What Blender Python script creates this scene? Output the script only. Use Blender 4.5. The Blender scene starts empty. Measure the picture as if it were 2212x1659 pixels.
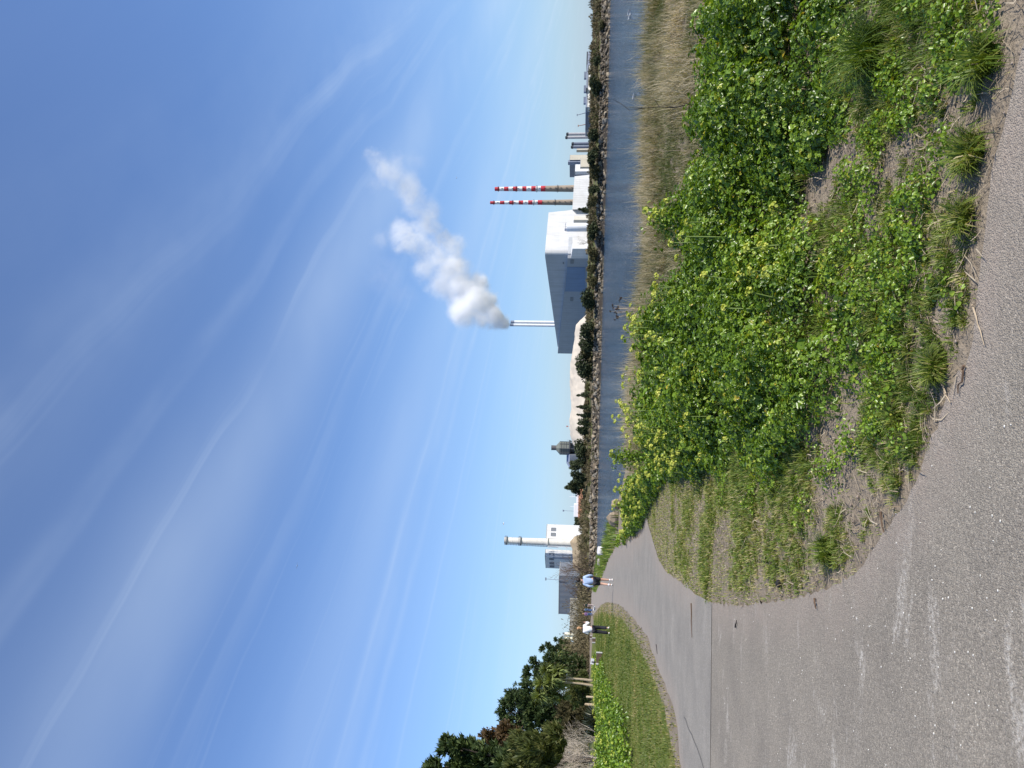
import bpy, math, random
import numpy as np
from mathutils import Vector, Matrix

scene = bpy.context.scene
COL = scene.collection
PI = math.pi
R = math.radians

# ------------------------------------------------------------------ camera
# The photograph was taken in portrait and stored on its side, so the camera is rolled by 90 degrees.
EYE = np.array([0.0, 0.0, 1.4])
FPX = 1597.0
PITCH = math.atan(166.0 / FPX)
ROLL = R(1.2)
_F = np.array([0.0, math.cos(PITCH), math.sin(PITCH)])
_U = np.array([0.0, -math.sin(PITCH), math.cos(PITCH)])
_R = np.array([1.0, 0.0, 0.0])
CX = -math.cos(ROLL) * _U + math.sin(ROLL) * _R
CY = math.sin(ROLL) * _U + math.cos(ROLL) * _R

def ray(px, py):
    return _F + (px - 1106.0) / FPX * CX + (829.5 - py) / FPX * CY

def at(px, py, Y):
    """world point seen at this spot of the photo, Y metres ahead"""
    d = ray(px, py)
    return EYE + d * (Y / d[1])

def on_plane(px, py, z=0.0):
    d = ray(px, py)
    return EYE + d * ((z - EYE[2]) / d[2])

cam_d = bpy.data.cameras.new('camera')
cam_d.sensor_width = 36.0
cam_d.sensor_fit = 'HORIZONTAL'
cam_d.lens = 26.0
cam_d.clip_start = 0.05
cam_d.clip_end = 20000.0
cam = bpy.data.objects.new('camera', cam_d)
COL.objects.link(cam)
m = Matrix.Identity(4)
for i in range(3):
    m[i][0] = CX[i]; m[i][1] = CY[i]; m[i][2] = -_F[i]; m[i][3] = EYE[i]
cam.matrix_world = m
scene.camera = cam

# ------------------------------------------------------------------ small helpers
def tag(o, label=None, cat=None, group=None, kind=None):
    if label: o['label'] = label
    if cat: o['category'] = cat
    if group: o['group'] = group
    if kind: o['kind'] = kind
    return o

def link(o, parent=None):
    COL.objects.link(o)
    if parent is not None: o.parent = parent
    return o

def thing(name, label, cat, loc=(0, 0, 0), rz=0.0, group=None, scale=1.0):
    o = bpy.data.objects.new(name, None)
    o.empty_display_size = 0.2
    o.location = loc; o.rotation_euler = (0, 0, rz); o.scale = (scale,) * 3
    link(o)
    return tag(o, label, cat, group)

def copy_tree(o, parent=None):
    c = o.copy(); COL.objects.link(c)
    if parent is not None: c.parent = parent
    for ch in list(o.children): copy_tree(ch, c)
    return c

def fast_mesh(name, V, faces, mat, parent=None, attrs=None, smooth=False):
    """V (N,3) array, faces (M,k) array or a list of such arrays"""
    V = np.asarray(V, dtype=np.float32)
    if not isinstance(faces, (list, tuple)): faces = [faces]
    faces = [np.asarray(f, dtype=np.int32) for f in faces if len(f)]
    me = bpy.data.meshes.new(name)
    me.vertices.add(len(V)); me.vertices.foreach_set('co', V.ravel())
    tot = np.concatenate([np.full(len(f), f.shape[1], dtype=np.int32) for f in faces])
    idx = np.concatenate([f.ravel() for f in faces])
    start = np.concatenate([[0], np.cumsum(tot)[:-1]]).astype(np.int32)
    me.loops.add(len(idx)); me.loops.foreach_set('vertex_index', idx)
    me.polygons.add(len(tot)); me.polygons.foreach_set('loop_start', start)
    if smooth: me.polygons.foreach_set('use_smooth', np.ones(len(tot), dtype=bool))
    me.update(calc_edges=True)
    for k, a in (attrs or {}).items():
        at_ = me.attributes.new(k, 'FLOAT', 'POINT')
        at_.data.foreach_set('value', np.asarray(a, dtype=np.float32))
    me.materials.append(mat)
    o = bpy.data.objects.new(name, me)
    return link(o, parent)

class MB:
    """collects simple shapes and links them as one mesh"""
    def __init__(s): s.v = []; s.f = []; s.mi = []
    def add(s, v, f, mi=0):
        b = len(s.v); s.v += [tuple(p) for p in v]
        s.f += [tuple(i + b for i in q) for q in f]; s.mi += [mi] * len(f)
        return s
    def box(s, x0, x1, y0, y1, z0, z1, mi=0, M=None):
        v = [(x, y, z) for z in (z0, z1) for y in (y0, y1) for x in (x0, x1)]
        if M is not None: v = [tuple(M @ Vector(p)) for p in v]
        return s.add(v, [(0, 2, 3, 1), (4, 5, 7, 6), (0, 1, 5, 4), (2, 6, 7, 3), (0, 4, 6, 2), (1, 3, 7, 5)], mi)
    def prism(s, pts, z0, z1, mi=0):
        """plan polygon (ccw) from z0 to z1; z1 may be a list, one height per corner"""
        n = len(pts)
        zt = list(z1) if hasattr(z1, '__len__') else [z1] * n
        v = [(p[0], p[1], z0) for p in pts] + [(p[0], p[1], zt[i]) for i, p in enumerate(pts)]
        f = [(i, (i + 1) % n, n + (i + 1) % n, n + i) for i in range(n)]
        f += [tuple(range(n - 1, -1, -1)), tuple(range(n, 2 * n))]
        return s.add(v, f, mi)
    def lathe(s, prof, n=24, c=(0, 0), mi=0, cap=True):
        """prof: list of (radius, z, [material])"""
        v = []
        for p in prof:
            for k in range(n):
                a = 2 * PI * k / n
                v.append((c[0] + p[0] * math.cos(a), c[1] + p[0] * math.sin(a), p[1]))
        b = len(s.v); s.v += v
        for i in range(len(prof) - 1):
            mm = prof[i][2] if len(prof[i]) > 2 else mi
            for k in range(n):
                k2 = (k + 1) % n
                s.f.append((b + i * n + k, b + i * n + k2, b + (i + 1) * n + k2, b + (i + 1) * n + k)); s.mi.append(mm)
        if cap:
            s.f.append(tuple(b + k for k in range(n - 1, -1, -1))); s.mi.append(mi)
            e = b + (len(prof) - 1) * n
            s.f.append(tuple(e + k for k in range(n))); s.mi.append(mi)
        return s
    def tube(s, pts, rad, n=6, mi=0):
        pts = [Vector(p) for p in pts]
        rad = list(rad) if hasattr(rad, '__len__') else [rad] * len(pts)
        b = len(s.v)
        ref = Vector((0.31, 0.77, 0.55)).normalized()
        for i, p in enumerate(pts):
            d = (pts[min(i + 1, len(pts) - 1)] - pts[max(i - 1, 0)]).normalized()
            u = d.cross(ref)
            if u.length < 1e-3: u = d.cross(Vector((1, 0, 0)))
            u.normalize(); w = d.cross(u)
            for k in range(n):
                a = 2 * PI * k / n
                s.v.append(tuple(p + (u * math.cos(a) + w * math.sin(a)) * rad[i]))
        for i in range(len(pts) - 1):
            for k in range(n):
                k2 = (k + 1) % n
                s.f.append((b + i * n + k, b + i * n + k2, b + (i + 1) * n + k2, b + (i + 1) * n + k)); s.mi.append(mi)
        s.f.append(tuple(b + k for k in range(n - 1, -1, -1))); s.mi.append(mi)
        e = b + (len(pts) - 1) * n
        s.f.append(tuple(e + k for k in range(n))); s.mi.append(mi)
        return s
    def ball(s, c, r, nu=10, nv=7, mi=0):
        r = r if hasattr(r, '__len__') else (r, r, r)
        prof = []
        b = len(s.v)
        for j in range(1, nv):
            t = PI * j / nv
            for k in range(nu):
                a = 2 * PI * k / nu
                s.v.append((c[0] + r[0] * math.sin(t) * math.cos(a), c[1] + r[1] * math.sin(t) * math.sin(a), c[2] - r[2] * math.cos(t)))
        lo = len(s.v); s.v.append((c[0], c[1], c[2] - r[2])); s.v.append((c[0], c[1], c[2] + r[2]))
        for j in range(nv - 2):
            for k in range(nu):
                k2 = (k + 1) % nu
                s.f.append((b + j * nu + k, b + j * nu + k2, b + (j + 1) * nu + k2, b + (j + 1) * nu + k)); s.mi.append(mi)
        for k in range(nu):
            k2 = (k + 1) % nu
            s.f.append((lo, b + k2, b + k)); s.mi.append(mi)
            s.f.append((lo + 1, b + (nv - 2) * nu + k, b + (nv - 2) * nu + k2)); s.mi.append(mi)
        return s
    def build(s, name, mats, parent=None, smooth=False, bevel=0.0):
        me = bpy.data.meshes.new(name)
        me.from_pydata(s.v, [], s.f)
        for mt in (mats if isinstance(mats, (list, tuple)) else [mats]): me.materials.append(mt)
        me.polygons.foreach_set('material_index', s.mi)
        if smooth: me.polygons.foreach_set('use_smooth', [True] * len(s.f))
        me.update()
        o = bpy.data.objects.new(name, me)
        if smooth:
            md = o.modifiers.new('edge', 'EDGE_SPLIT'); md.split_angle = R(38)
        if bevel:
            md = o.modifiers.new('bevel', 'BEVEL'); md.width = bevel; md.segments = 2
        return link(o, parent)

def vnoise(x, y, seed=0):
    """value noise, 0..1"""
    x = np.asarray(x, float); y = np.asarray(y, float)
    xi = np.floor(x).astype(np.int64); yi = np.floor(y).astype(np.int64)
    fx = x - xi; fy = y - yi
    fx = fx * fx * (3 - 2 * fx); fy = fy * fy * (3 - 2 * fy)
    def h(a, b):
        n = (a * 374761393 + b * 668265263 + seed * 974634777) & 0x7fffffff
        n = ((n ^ (n >> 13)) * 1274126177) & 0x7fffffff
        return ((n ^ (n >> 16)) & 0xffff) / 65535.0
    return (h(xi, yi) * (1 - fx) + h(xi + 1, yi) * fx) * (1 - fy) + (h(xi, yi + 1) * (1 - fx) + h(xi + 1, yi + 1) * fx) * fy

def fbm(x, y, seed=0, o=3):
    s = 0; a = 0.5; t = 0
    for i in range(o):
        s = s + a * vnoise(x * 2 ** i, y * 2 ** i, seed + i * 17); t += a; a *= 0.5
    return s / t

def sstep(a, b, x):
    t = np.clip((np.asarray(x, float) - a) / (b - a), 0, 1)
    return t * t * (3 - 2 * t)

def inpoly(x, y, poly):
    x = np.asarray(x); y = np.asarray(y)
    ins = np.zeros(x.shape, bool)
    n = len(poly)
    for i in range(n):
        x1, y1 = poly[i][0], poly[i][1]; x2, y2 = poly[(i + 1) % n][0], poly[(i + 1) % n][1]
        if y1 == y2: continue
        c = ((y1 > y) != (y2 > y)) & (x < (x2 - x1) * (y - y1) / (y2 - y1) + x1)
        ins ^= c
    return ins

def poly_dist(x, y, pl):
    best = np.full(np.shape(x), 1e9)
    for i in range(len(pl) - 1):
        ax, ay = pl[i]; bx, by = pl[i + 1]
        dx, dy = bx - ax, by - ay
        t = np.clip(((x - ax) * dx + (y - ay) * dy) / (dx * dx + dy * dy), 0, 1)
        best = np.minimum(best, np.hypot(x - ax - t * dx, y - ay - t * dy))
    return best

# ------------------------------------------------------------------ materials
def ramp(nt, fac, stops):
    r = nt.nodes.new('ShaderNodeValToRGB')
    el = r.color_ramp.elements
    while len(el) < len(stops): el.new(0.5)
    for e, (p, c) in zip(el, stops):
        e.position = p; e.color = (*c, 1) if len(c) == 3 else c
    nt.links.new(fac, r.inputs[0])
    return r.outputs[0]

def noise(nt, scale, detail=4, rough=0.55, vec=None, dist=0.0):
    n = nt.nodes.new('ShaderNodeTexNoise')
    n.inputs['Scale'].default_value = scale; n.inputs['Detail'].default_value = detail
    n.inputs['Roughness'].default_value = rough; n.inputs['Distortion'].default_value = dist
    if vec is not None: nt.links.new(vec, n.inputs['Vector'])
    return n.outputs[0]

def mixc(nt, fac, a, b, mode='MIX'):
    mx = nt.nodes.new('ShaderNodeMix'); mx.data_type = 'RGBA'; mx.blend_type = mode
    for sock, v in ((mx.inputs[0], fac), (mx.inputs[6], a), (mx.inputs[7], b)):
        if hasattr(v, 'is_linked'): nt.links.new(v, sock)
        elif hasattr(v, '__len__'): sock.default_value = (*v[:3], 1)
        else: sock.default_value = v
    return mx.outputs[2]

def math_(nt, op, a, b=None, c=None, clamp=False):
    n = nt.nodes.new('ShaderNodeMath'); n.operation = op; n.use_clamp = clamp
    for i, v in enumerate((a, b, c)):
        if v is None: continue
        if hasattr(v, 'is_linked'): nt.links.new(v, n.inputs[i])
        else: n.inputs[i].default_value = v
    return n.outputs[0]

def new_mat(name):
    mt = bpy.data.materials.new(name); mt.use_nodes = True
    nt = mt.node_tree
    b = nt.nodes['Principled BSDF']
    return mt, nt, b

def coords(nt, kind='Object', scale=None):
    t = nt.nodes.new('ShaderNodeTexCoord').outputs[kind]
    if scale is None: return t
    mp = nt.nodes.new('ShaderNodeMapping'); mp.inputs['Scale'].default_value = scale
    nt.links.new(t, mp.inputs['Vector'])
    return mp.outputs[0]

def bump(nt, b, h, strength, dist):
    bp = nt.nodes.new('ShaderNodeBump')
    bp.inputs['Strength'].default_value = strength; bp.inputs['Distance'].default_value = dist
    nt.links.new(h, bp.inputs['Height']); nt.links.new(bp.outputs[0], b.inputs['Normal'])

def plain(name, c, rough=0.6, var=0.12, scale=3.0, bmp=0.0, metal=0.0, spec=0.4, c2=None):
    """a colour with worn, cloudy variation of its own"""
    mt, nt, b = new_mat(name)
    co = coords(nt)
    n = noise(nt, scale, 5, 0.6, co)
    lo = c2 if c2 else tuple(v * (1 - var) for v in c)
    hi = tuple(min(1, v * (1 + var)) for v in c)
    nt.links.new(ramp(nt, n, [(0.3, lo), (0.7, hi)]), b.inputs['Base Color'])
    b.inputs['Roughness'].default_value = rough; b.inputs['Metallic'].default_value = metal
    b.inputs['Specular IOR Level'].default_value = spec
    if bmp: bump(nt, b, noise(nt, scale * 4, 5, 0.6, co), bmp, 0.02)
    return mt

def foliage(name, stops, trans=0.35, rough=0.5, spec=0.35):
    """leaf colour picked per leaf from the mesh attribute 'tint', part of the light passing through"""
    mt, nt, b = new_mat(name)
    a = nt.nodes.new('ShaderNodeAttribute'); a.attribute_name = 'tint'
    c = ramp(nt, a.outputs['Fac'], stops)
    nt.links.new(c, b.inputs['Base Color'])
    b.inputs['Roughness'].default_value = rough; b.inputs['Specular IOR Level'].default_value = spec
    if trans:
        t = nt.nodes.new('ShaderNodeBsdfTranslucent')
        nt.links.new(mixc(nt, 1.0, c, (1.15, 1.1, 0.5), 'MULTIPLY'), t.inputs['Color'])
        mx = nt.nodes.new('ShaderNodeMixShader'); mx.inputs[0].default_value = trans
        nt.links.new(b.outputs[0], mx.inputs[1]); nt.links.new(t.outputs[0], mx.inputs[2])
        nt.links.new(mx.outputs[0], nt.nodes['Material Output'].inputs['Surface'])
    return mt
# ------------------------------------------------------------------ light and sky
SUN_EL = R(40); SUN_AZ = math.atan2(0.88, -0.48)          # azimuth measured from +Y towards +X
sdir = Vector((math.sin(SUN_AZ) * math.cos(SUN_EL), math.cos(SUN_AZ) * math.cos(SUN_EL), math.sin(SUN_EL)))
sl = bpy.data.lights.new('sun', 'SUN'); sl.energy = 4.8; sl.angle = R(0.53); sl.color = (1.0, 0.94, 0.86)
so = bpy.data.objects.new('sun', sl); so.rotation_euler = sdir.to_track_quat('Z', 'Y').to_euler(); so.location = sdir * 50
link(so)

world = bpy.data.worlds.new('World'); scene.world = world; world.use_nodes = True
wt = world.node_tree
bg = wt.nodes['Background']; bg.inputs['Strength'].default_value = 0.119
sky = wt.nodes.new('ShaderNodeTexSky'); sky.sky_type = 'NISHITA'; sky.sun_disc = False
sky.sun_elevation = SUN_EL; sky.sun_rotation = SUN_AZ; sky.altitude = 0
sky.air_density = 1.0; sky.dust_density = 0.25; sky.ozone_density = 3.0
# thin high cloud: plane coordinates of the cloud layer, streets of cirrus and old contrails along one wind direction
gen = wt.nodes.new('ShaderNodeTexCoord').outputs['Generated']
sep = wt.nodes.new('ShaderNodeSeparateXYZ'); wt.links.new(gen, sep.inputs[0])
zc = math_(wt, 'MAXIMUM', sep.outputs[2], 0.012)
zc = math_(wt, 'ADD', zc, 0.02)
qx = math_(wt, 'DIVIDE', sep.outputs[0], zc); qy = math_(wt, 'DIVIDE', sep.outputs[1], zc)
TD = (0.625, 0.78)
tt = math_(wt, 'ADD', math_(wt, 'MULTIPLY', qx, TD[0]), math_(wt, 'MULTIPLY', qy, TD[1]))
ss = math_(wt, 'SUBTRACT', math_(wt, 'MULTIPLY', qx, TD[1]), math_(wt, 'MULTIPLY', qy, TD[0]))
def comb(a, b, c=0.0):
    n = wt.nodes.new('ShaderNodeCombineXYZ')
    for i, v in enumerate((a, b, c)):
        if hasattr(v, 'is_linked'): wt.links.new(v, n.inputs[i])
        else: n.inputs[i].default_value = v
    return n.outputs[0]
wob = math_(wt, 'MULTIPLY', math_(wt, 'SUBTRACT', noise(wt, 0.8, 3, 0.5, comb(tt, math_(wt, 'MULTIPLY', ss, 0.6))), 0.5), 0.22)
sw = math_(wt, 'ADD', ss, wob)
def sq(px, py):
    d = ray(px, py); z = d[2] / np.linalg.norm(d) + 0.02
    x, y = d[0] / np.linalg.norm(d) / z, d[1] / np.linalg.norm(d) / z
    return TD[1] * x - TD[0] * y, TD[0] * x + TD[1] * y
cloud = None
for (p, q, w, amp, fr) in [((400, 765), None, 0.03, 0.10, 1.9), ((720, 900), None, 0.02, 0.05, 1.7), ((690, 950), None, 0.012, 0.05, 2.4), ((830, 1280), None, 0.02, 0.08, 1.5), ((1010, 960), None, 0.03, 0.12, .9), ((520, 640), None, 0.015, 0.05, 2.2), ((640, 1090), None, 0.05, 0.08, 1.1),
                           ((900, 1200), None, 0.06, 0.18, 0.8), ((960, 820), None, 0.05, 0.16, 0.7), ((580, 295), None, 0.12, 0.16, 1.3),
                           ((970, 180), None, 0.22, 0.34, 0.35), ((1090, 290), None, 0.3, 0.2, 0.25), ((760, 1600), None, 0.12, 0.16, 0.9),
                           ((330, 1250), None, 0.12, 0.05, 1.4), ((150, 400), None, 0.10, 0.05, 1.8)]:
    s0, t0 = sq(*p)
    e = math_(wt, 'DIVIDE', math_(wt, 'SUBTRACT', sw, s0), w)
    g = math_(wt, 'POWER', 2.718, math_(wt, 'MULTIPLY', math_(wt, 'MULTIPLY', e, e), -1.0))
    n = noise(wt, fr, 4, 0.6, comb(tt, math_(wt, 'MULTIPLY', ss, 1.4), s0 * 3.1))
    n = math_(wt, 'MULTIPLY', math_(wt, 'SUBTRACT', n, 0.28, clamp=True), 2.2, clamp=True)
    g = math_(wt, 'MULTIPLY', math_(wt, 'MULTIPLY', g, n), amp)
    cloud = g if cloud is None else math_(wt, 'ADD', cloud, g)
c1 = noise(wt, 1.0, 6, 0.55, comb(math_(wt, 'MULTIPLY', tt, 0.22), math_(wt, 'MULTIPLY', sw, 1.3), 3.7), 0.6)
c1 = math_(wt, 'MULTIPLY', math_(wt, 'SUBTRACT', c1, 0.45, clamp=True), 0.15)
c2 = noise(wt, 0.5, 5, 0.5, comb(math_(wt, 'MULTIPLY', tt, 0.5), sw, 9.1))
c2 = math_(wt, 'MULTIPLY', math_(wt, 'SUBTRACT', c2, 0.44, clamp=True), 0.22)
cloud = math_(wt, 'ADD', cloud, math_(wt, 'ADD', c1, c2))
f1 = noise(wt, 1.0, 5, 0.6, comb(math_(wt, 'MULTIPLY', tt, 0.16), math_(wt, 'MULTIPLY', sw, 5.0), 5.3), 0.6)
f2 = noise(wt, 0.8, 3, 0.5, comb(math_(wt, 'MULTIPLY', tt, 0.8), ss, 1.3))
f1 = math_(wt, 'MULTIPLY', math_(wt, 'MULTIPLY', math_(wt, 'SUBTRACT', f1, 0.55, clamp=True), 1.5), math_(wt, 'MULTIPLY', math_(wt, 'SUBTRACT', f2, 0.40, clamp=True), 3.2, clamp=True))
cloud = math_(wt, 'ADD', cloud, f1)
lowv = math_(wt, 'MULTIPLY', math_(wt, 'POWER', 2.718, math_(wt, 'MULTIPLY', sep.outputs[2], -6.5)), 0.62)   # thin veil low over the bay
cloud = math_(wt, 'MINIMUM', cloud, 0.75)
skyc = mixc(wt, 1.0, sky.outputs[0], (0.84, 0.97, 1.22), 'MULTIPLY')
skyc = mixc(wt, lowv, skyc, (2.3, 3.5, 5.0))
wt.links.new(mixc(wt, cloud, skyc, (4.7, 5.7, 7.0)), bg.inputs['Color'])

scene.view_settings.view_transform = 'Standard'; scene.view_settings.look = 'None'
scene.view_settings.gamma = 1.0; scene.view_settings.exposure = 0.3
cy = scene.cycles
cy.max_bounces = 24; cy.diffuse_bounces = 3; cy.glossy_bounces = 3; cy.transmission_bounces = 4; cy.volume_bounces = 20
cy.transparent_max_bounces = 6; cy.caustics_reflective = False; cy.caustics_refractive = False
cy.use_denoising = True

# ------------------------------------------------------------------ terrain
CREST = [(90, -8), (30, 10), (9, 17), (5, 18.6), (2.6, 18.9), (0.8, 20.6), (-0.8, 22.6), (-2.4, 25.6), (-4.3, 30.5), (-7.6, 41), (-12.6, 58), (-18.2, 78),
         (-25.5, 100), (-33.5, 122), (-45, 148), (-58, 174), (-90, 182), (-400, 190)]
FAR = [(-400, 190), (-90, 186), (-58, 184), (-46, 184), (-29, 186), (-11, 184), (8, 178), (31, 172), (41, 164), (56, 156), (81, 156), (150, 148), (400, 120), (3000, -200)]
WATER_Z = -1.4
_cy = np.array([p[1] for p in CREST]); _cx = np.array([p[0] for p in CREST])
_fx = np.array([p[0] for p in FAR]); _fy = np.array([p[1] for p in FAR])
LEDGE = [(-5.5, -20), (-5.5, 10.6), (-5.2, 13), (-5.7, 15.9), (-6.8, 21.4), (-8.5, 28.4), (-11.4, 38), (-17, 57), (-34, 109), (-60, 150), (-80, 170), (-80, 4000)]
_ly = np.array([p[1] for p in LEDGE]); _lx = np.array([p[0] for p in LEDGE])

def terrain(x, y):
    x = np.asarray(x, float); y = np.asarray(y, float)
    s = poly_dist(x, y, CREST) * np.where(x > np.interp(y, _cy, _cx), 1, -1)
    w = 3.5 + 2.5 * np.exp(-((y - 22) / 3.0) ** 2) * np.exp(-((x + 0.5) / 7.0) ** 2)
    z = -2.3 * sstep(0, w, s)
    u = np.interp(y, _ly, _lx) - x
    z = z + 0.35 * sstep(0, 8.5, u) * (1 - sstep(55, 100, y)) * (s < 0) + 0.6 * sstep(9, 25, u) * (1 - sstep(60, 110, y)) * (s < 0)
    e = y - np.interp(x, _fx, _fy)
    zf = np.interp(e, [-12, -3, 0, 2.6, 9, 16, 26, 60], [-2.6, -2.0, -1.5, 0.15, 0.75, 1.5, 2.3, 2.4])
    zf = zf + 0.45 * sstep(6, 20, e) * (fbm(x / 14, y / 14, 5) - 0.5) * 2 * (1 - sstep(60, 120, e))
    return np.maximum(z, zf)

def tz(x, y): return float(terrain(np.array([x]), np.array([y]))[0])

def hit(px, py):
    """where the line of sight through this spot of the photo meets the ground"""
    d = ray(px, py)
    t = np.concatenate([np.linspace(1, 60, 1200), np.linspace(60, 900, 3000)])
    P = EYE[None] + d[None] * t[:, None]
    below = P[:, 2] < terrain(P[:, 0], P[:, 1])
    i = int(np.argmax(below)) if below.any() else len(t) - 1
    p = P[i]
    return np.array([p[0], p[1], tz(p[0], p[1])])

# pavement outlines, taken on the ground
def gp(px, py): p = on_plane(px, py, 0.0); return (float(p[0]), float(p[1]))
EDGE_R = [gp(*p) for p in [(2260, -120), (2225, 20), (2195, 150), (2164, 289), (2147, 342), (2130, 480), (2115, 600), (2104, 700), (2085, 790), (2046, 854),
          (2013, 937), (1993, 1000), (1960, 1080), (1925, 1130), (1890, 1180), (1850, 1235), (1790, 1272), (1700, 1295), (1600, 1308), (1538, 1302)]]
EDGE_F = [gp(*p) for p in [(1500, 1282), (1480, 1262), (1440, 1236), (1424, 1210), (1410, 1165), (1397, 1117), (1381, 1160), (1355, 1169), (1331, 1181),
          (1317, 1205), (1307, 1221), (1299, 1250), (1286, 1280)]]
EDGE_L = [gp(*p) for p in [(1281, 1329), (1299, 1306), (1311, 1301), (1331, 1303), (1345, 1312), (1365, 1331), (1381, 1352), (1399, 1373), (1419, 1436),
          (1434, 1471), (1455, 1525), (1464, 1570), (1469, 1644)]]
EDGE_L = [(-46, 150), (-34, 112)] + EDGE_L + [(-5.6, 9.0)]
EDGE_F = EDGE_F + [(-31, 117), (-42, 150)]
def jag(pl, step, amp, seed):
    """break a line into short irregular pieces"""
    rng = np.random.default_rng(seed); out = []
    for a, b in zip(pl[:-1], pl[1:]):
        L = math.hypot(b[0] - a[0], b[1] - a[1]); dist = max(1.0, math.hypot(*a))
        n = max(1, int(L / (step * max(1, dist / 6))))
        nx, ny = -(b[1] - a[1]) / L, (b[0] - a[0]) / L
        for i in range(n):
            k = rng.normal(0, amp) * (0 if i == 0 else 1); t = i / n
            out.append((a[0] + (b[0] - a[0]) * t + nx * k, a[1] + (b[1] - a[1]) * t + ny * k))
    out.append(pl[-1]); return out
NEAR_SEAM_L = gp(1538, 1659)
EDGE_RJ = jag(EDGE_R, 0.05, 0.012, 1); EDGE_FJ = jag(EDGE_F, 0.12, 0.02, 2); EDGE_LJ = jag(EDGE_L, 0.12, 0.03, 3)
SEAM_R = EDGE_R[-1]; SEAM_L = (-5.55, gp(1538, 1640)[1])
PATH_NEAR = EDGE_RJ + [SEAM_L, (-5.6, -6), (9, -6)]
PATH_FAR = [SEAM_R] + EDGE_FJ + EDGE_LJ + [SEAM_L]

def axis(lo, hi, fine_lo, fine_hi, step, grow):
    a = list(np.arange(fine_lo, fine_hi + 1e-6, step))
    s = step; v = fine_hi
    while v < hi: s *= grow; v += s; a.append(v)
    s = step; v = fine_lo; pre = []
    while v > lo: s *= grow; v -= s; pre.append(v)
    return np.array(pre[::-1] + a)
gx = axis(-4500, 4500, -22, 12, 0.28, 1.045); gy = axis(-60, 6000, -4, 46, 0.28, 1.028)
GX, GY = np.meshgrid(gx, gy)
GZ = terrain(GX, GY)
nx_, ny_ = len(gx), len(gy)
soft = (np.abs(GX) < 60) & (GY < 120)
onpath = inpoly(GX, GY, PATH_NEAR) | inpoly(GX, GY, PATH_FAR)
GZ = GZ - 0.006 + np.where(soft & ~onpath, 0.02 * (fbm(GX * 1.1, GY * 1.1, 3) - 0.5), 0)
near_edge = np.minimum(poly_dist(GX, GY, EDGE_R + EDGE_F), poly_dist(GX, GY, EDGE_L))
GZ = np.where(near_edge < 0.5, np.minimum(GZ, terrain(GX, GY) - 0.006), GZ)
ii = (np.arange(ny_ - 1)[:, None] * nx_ + np.arange(nx_ - 1)[None]).ravel()
u_l = np.interp(GY, _ly, _lx) - GX
shore = poly_dist(GX, GY, CREST) * np.where(GX > np.interp(GY, _cy, _cx), 1, -1)
e_f = GY - np.interp(GX, _fx, _fy)
lawn = (sstep(0.0, 0.55, u_l) * (shore < 2) * (GY < 190)).ravel()
sand = (sstep(0.5, 3.0, shore) * (e_f < 0)).ravel()
farb = sstep(-4.0, -2.0, e_f).ravel(); stony = (sstep(-4, -2, e_f) * (1 - sstep(2.6, 4.2, e_f))).ravel()

mt, nt, b = new_mat('ground_soil')
co = coords(nt)
def attr(n):
    a = nt.nodes.new('ShaderNodeAttribute'); a.attribute_name = n; return a.outputs['Fac']
n1 = noise(nt, 0.9, 5, 0.6, co); n2 = noise(nt, 14, 5, 0.65, co); n3 = noise(nt, 70, 3, 0.6, co)
soil = ramp(nt, n2, [(0.25, (0.11, 0.085, 0.058)), (0.5, (0.215, 0.172, 0.122)), (0.78, (0.32, 0.265, 0.195))])
soil = mixc(nt, ramp(nt, n3, [(0.35, (0, 0, 0)), (0.75, (1, 1, 1))]), soil, (0.35, 0.29, 0.215))
soil = mixc(nt, 0.45, soil, ramp(nt, n1, [(0.35, (0.17, 0.135, 0.095)), (0.65, (0.29, 0.24, 0.175))]))
lawnc = ramp(nt, noise(nt, 2.2, 6, 0.65, coords(nt, 'Object', (1, 0.45, 1))), [(0.3, (0.075, 0.105, 0.016)), (0.48, (0.11, 0.135, 0.024)), (0.6, (0.17, 0.165, 0.045)), (0.72, (0.27, 0.225, 0.10))])
ledge = math_(nt, 'ADD', attr('lawn'), math_(nt, 'MULTIPLY', math_(nt, 'SUBTRACT', noise(nt, 3.0, 4, 0.6, co), 0.5), 0.9))
lm = ramp(nt, ledge, [(0.4, (0, 0, 0)), (0.6, (1, 1, 1))])
c = mixc(nt, lm, soil, lawnc)
sandc = ramp(nt, n2, [(0.3, (0.36, 0.30, 0.23)), (0.7, (0.52, 0.45, 0.36))])
c = mixc(nt, attr('sand'), c, sandc)
farc = ramp(nt, noise(nt, 0.16, 6, 0.65, co), [(0.3, (0.11, 0.09, 0.055)), (0.45, (0.17, 0.14, 0.085)), (0.55, (0.12, 0.13, 0.045)), (0.7, (0.10, 0.125, 0.035))])
c = mixc(nt, attr('farbank'), c, farc)
c = mixc(nt, attr('stony'), c, (0.05, 0.043, 0.035))  # near-black bed: shade in the gaps between stones put into the colour
nt.links.new(c, b.inputs['Base Color']); b.inputs['Roughness'].default_value = 0.95; b.inputs['Specular IOR Level'].default_value = 0.15
bump(nt, b, math_(nt, 'ADD', n2, math_(nt, 'MULTIPLY', n3, 0.35)), 0.9, 0.03)
M_GROUND = mt
ground = fast_mesh('ground', np.stack([GX.ravel(), GY.ravel(), GZ.ravel()], 1), np.stack([ii, ii + 1, ii + 1 + nx_, ii + nx_], 1), M_GROUND,
                   attrs={'lawn': lawn, 'sand': sand, 'farbank': farb, 'stony': stony}, smooth=True)
tag(ground, 'bare earth, lawn and banks of both shores', 'ground', kind='structure')

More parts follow.
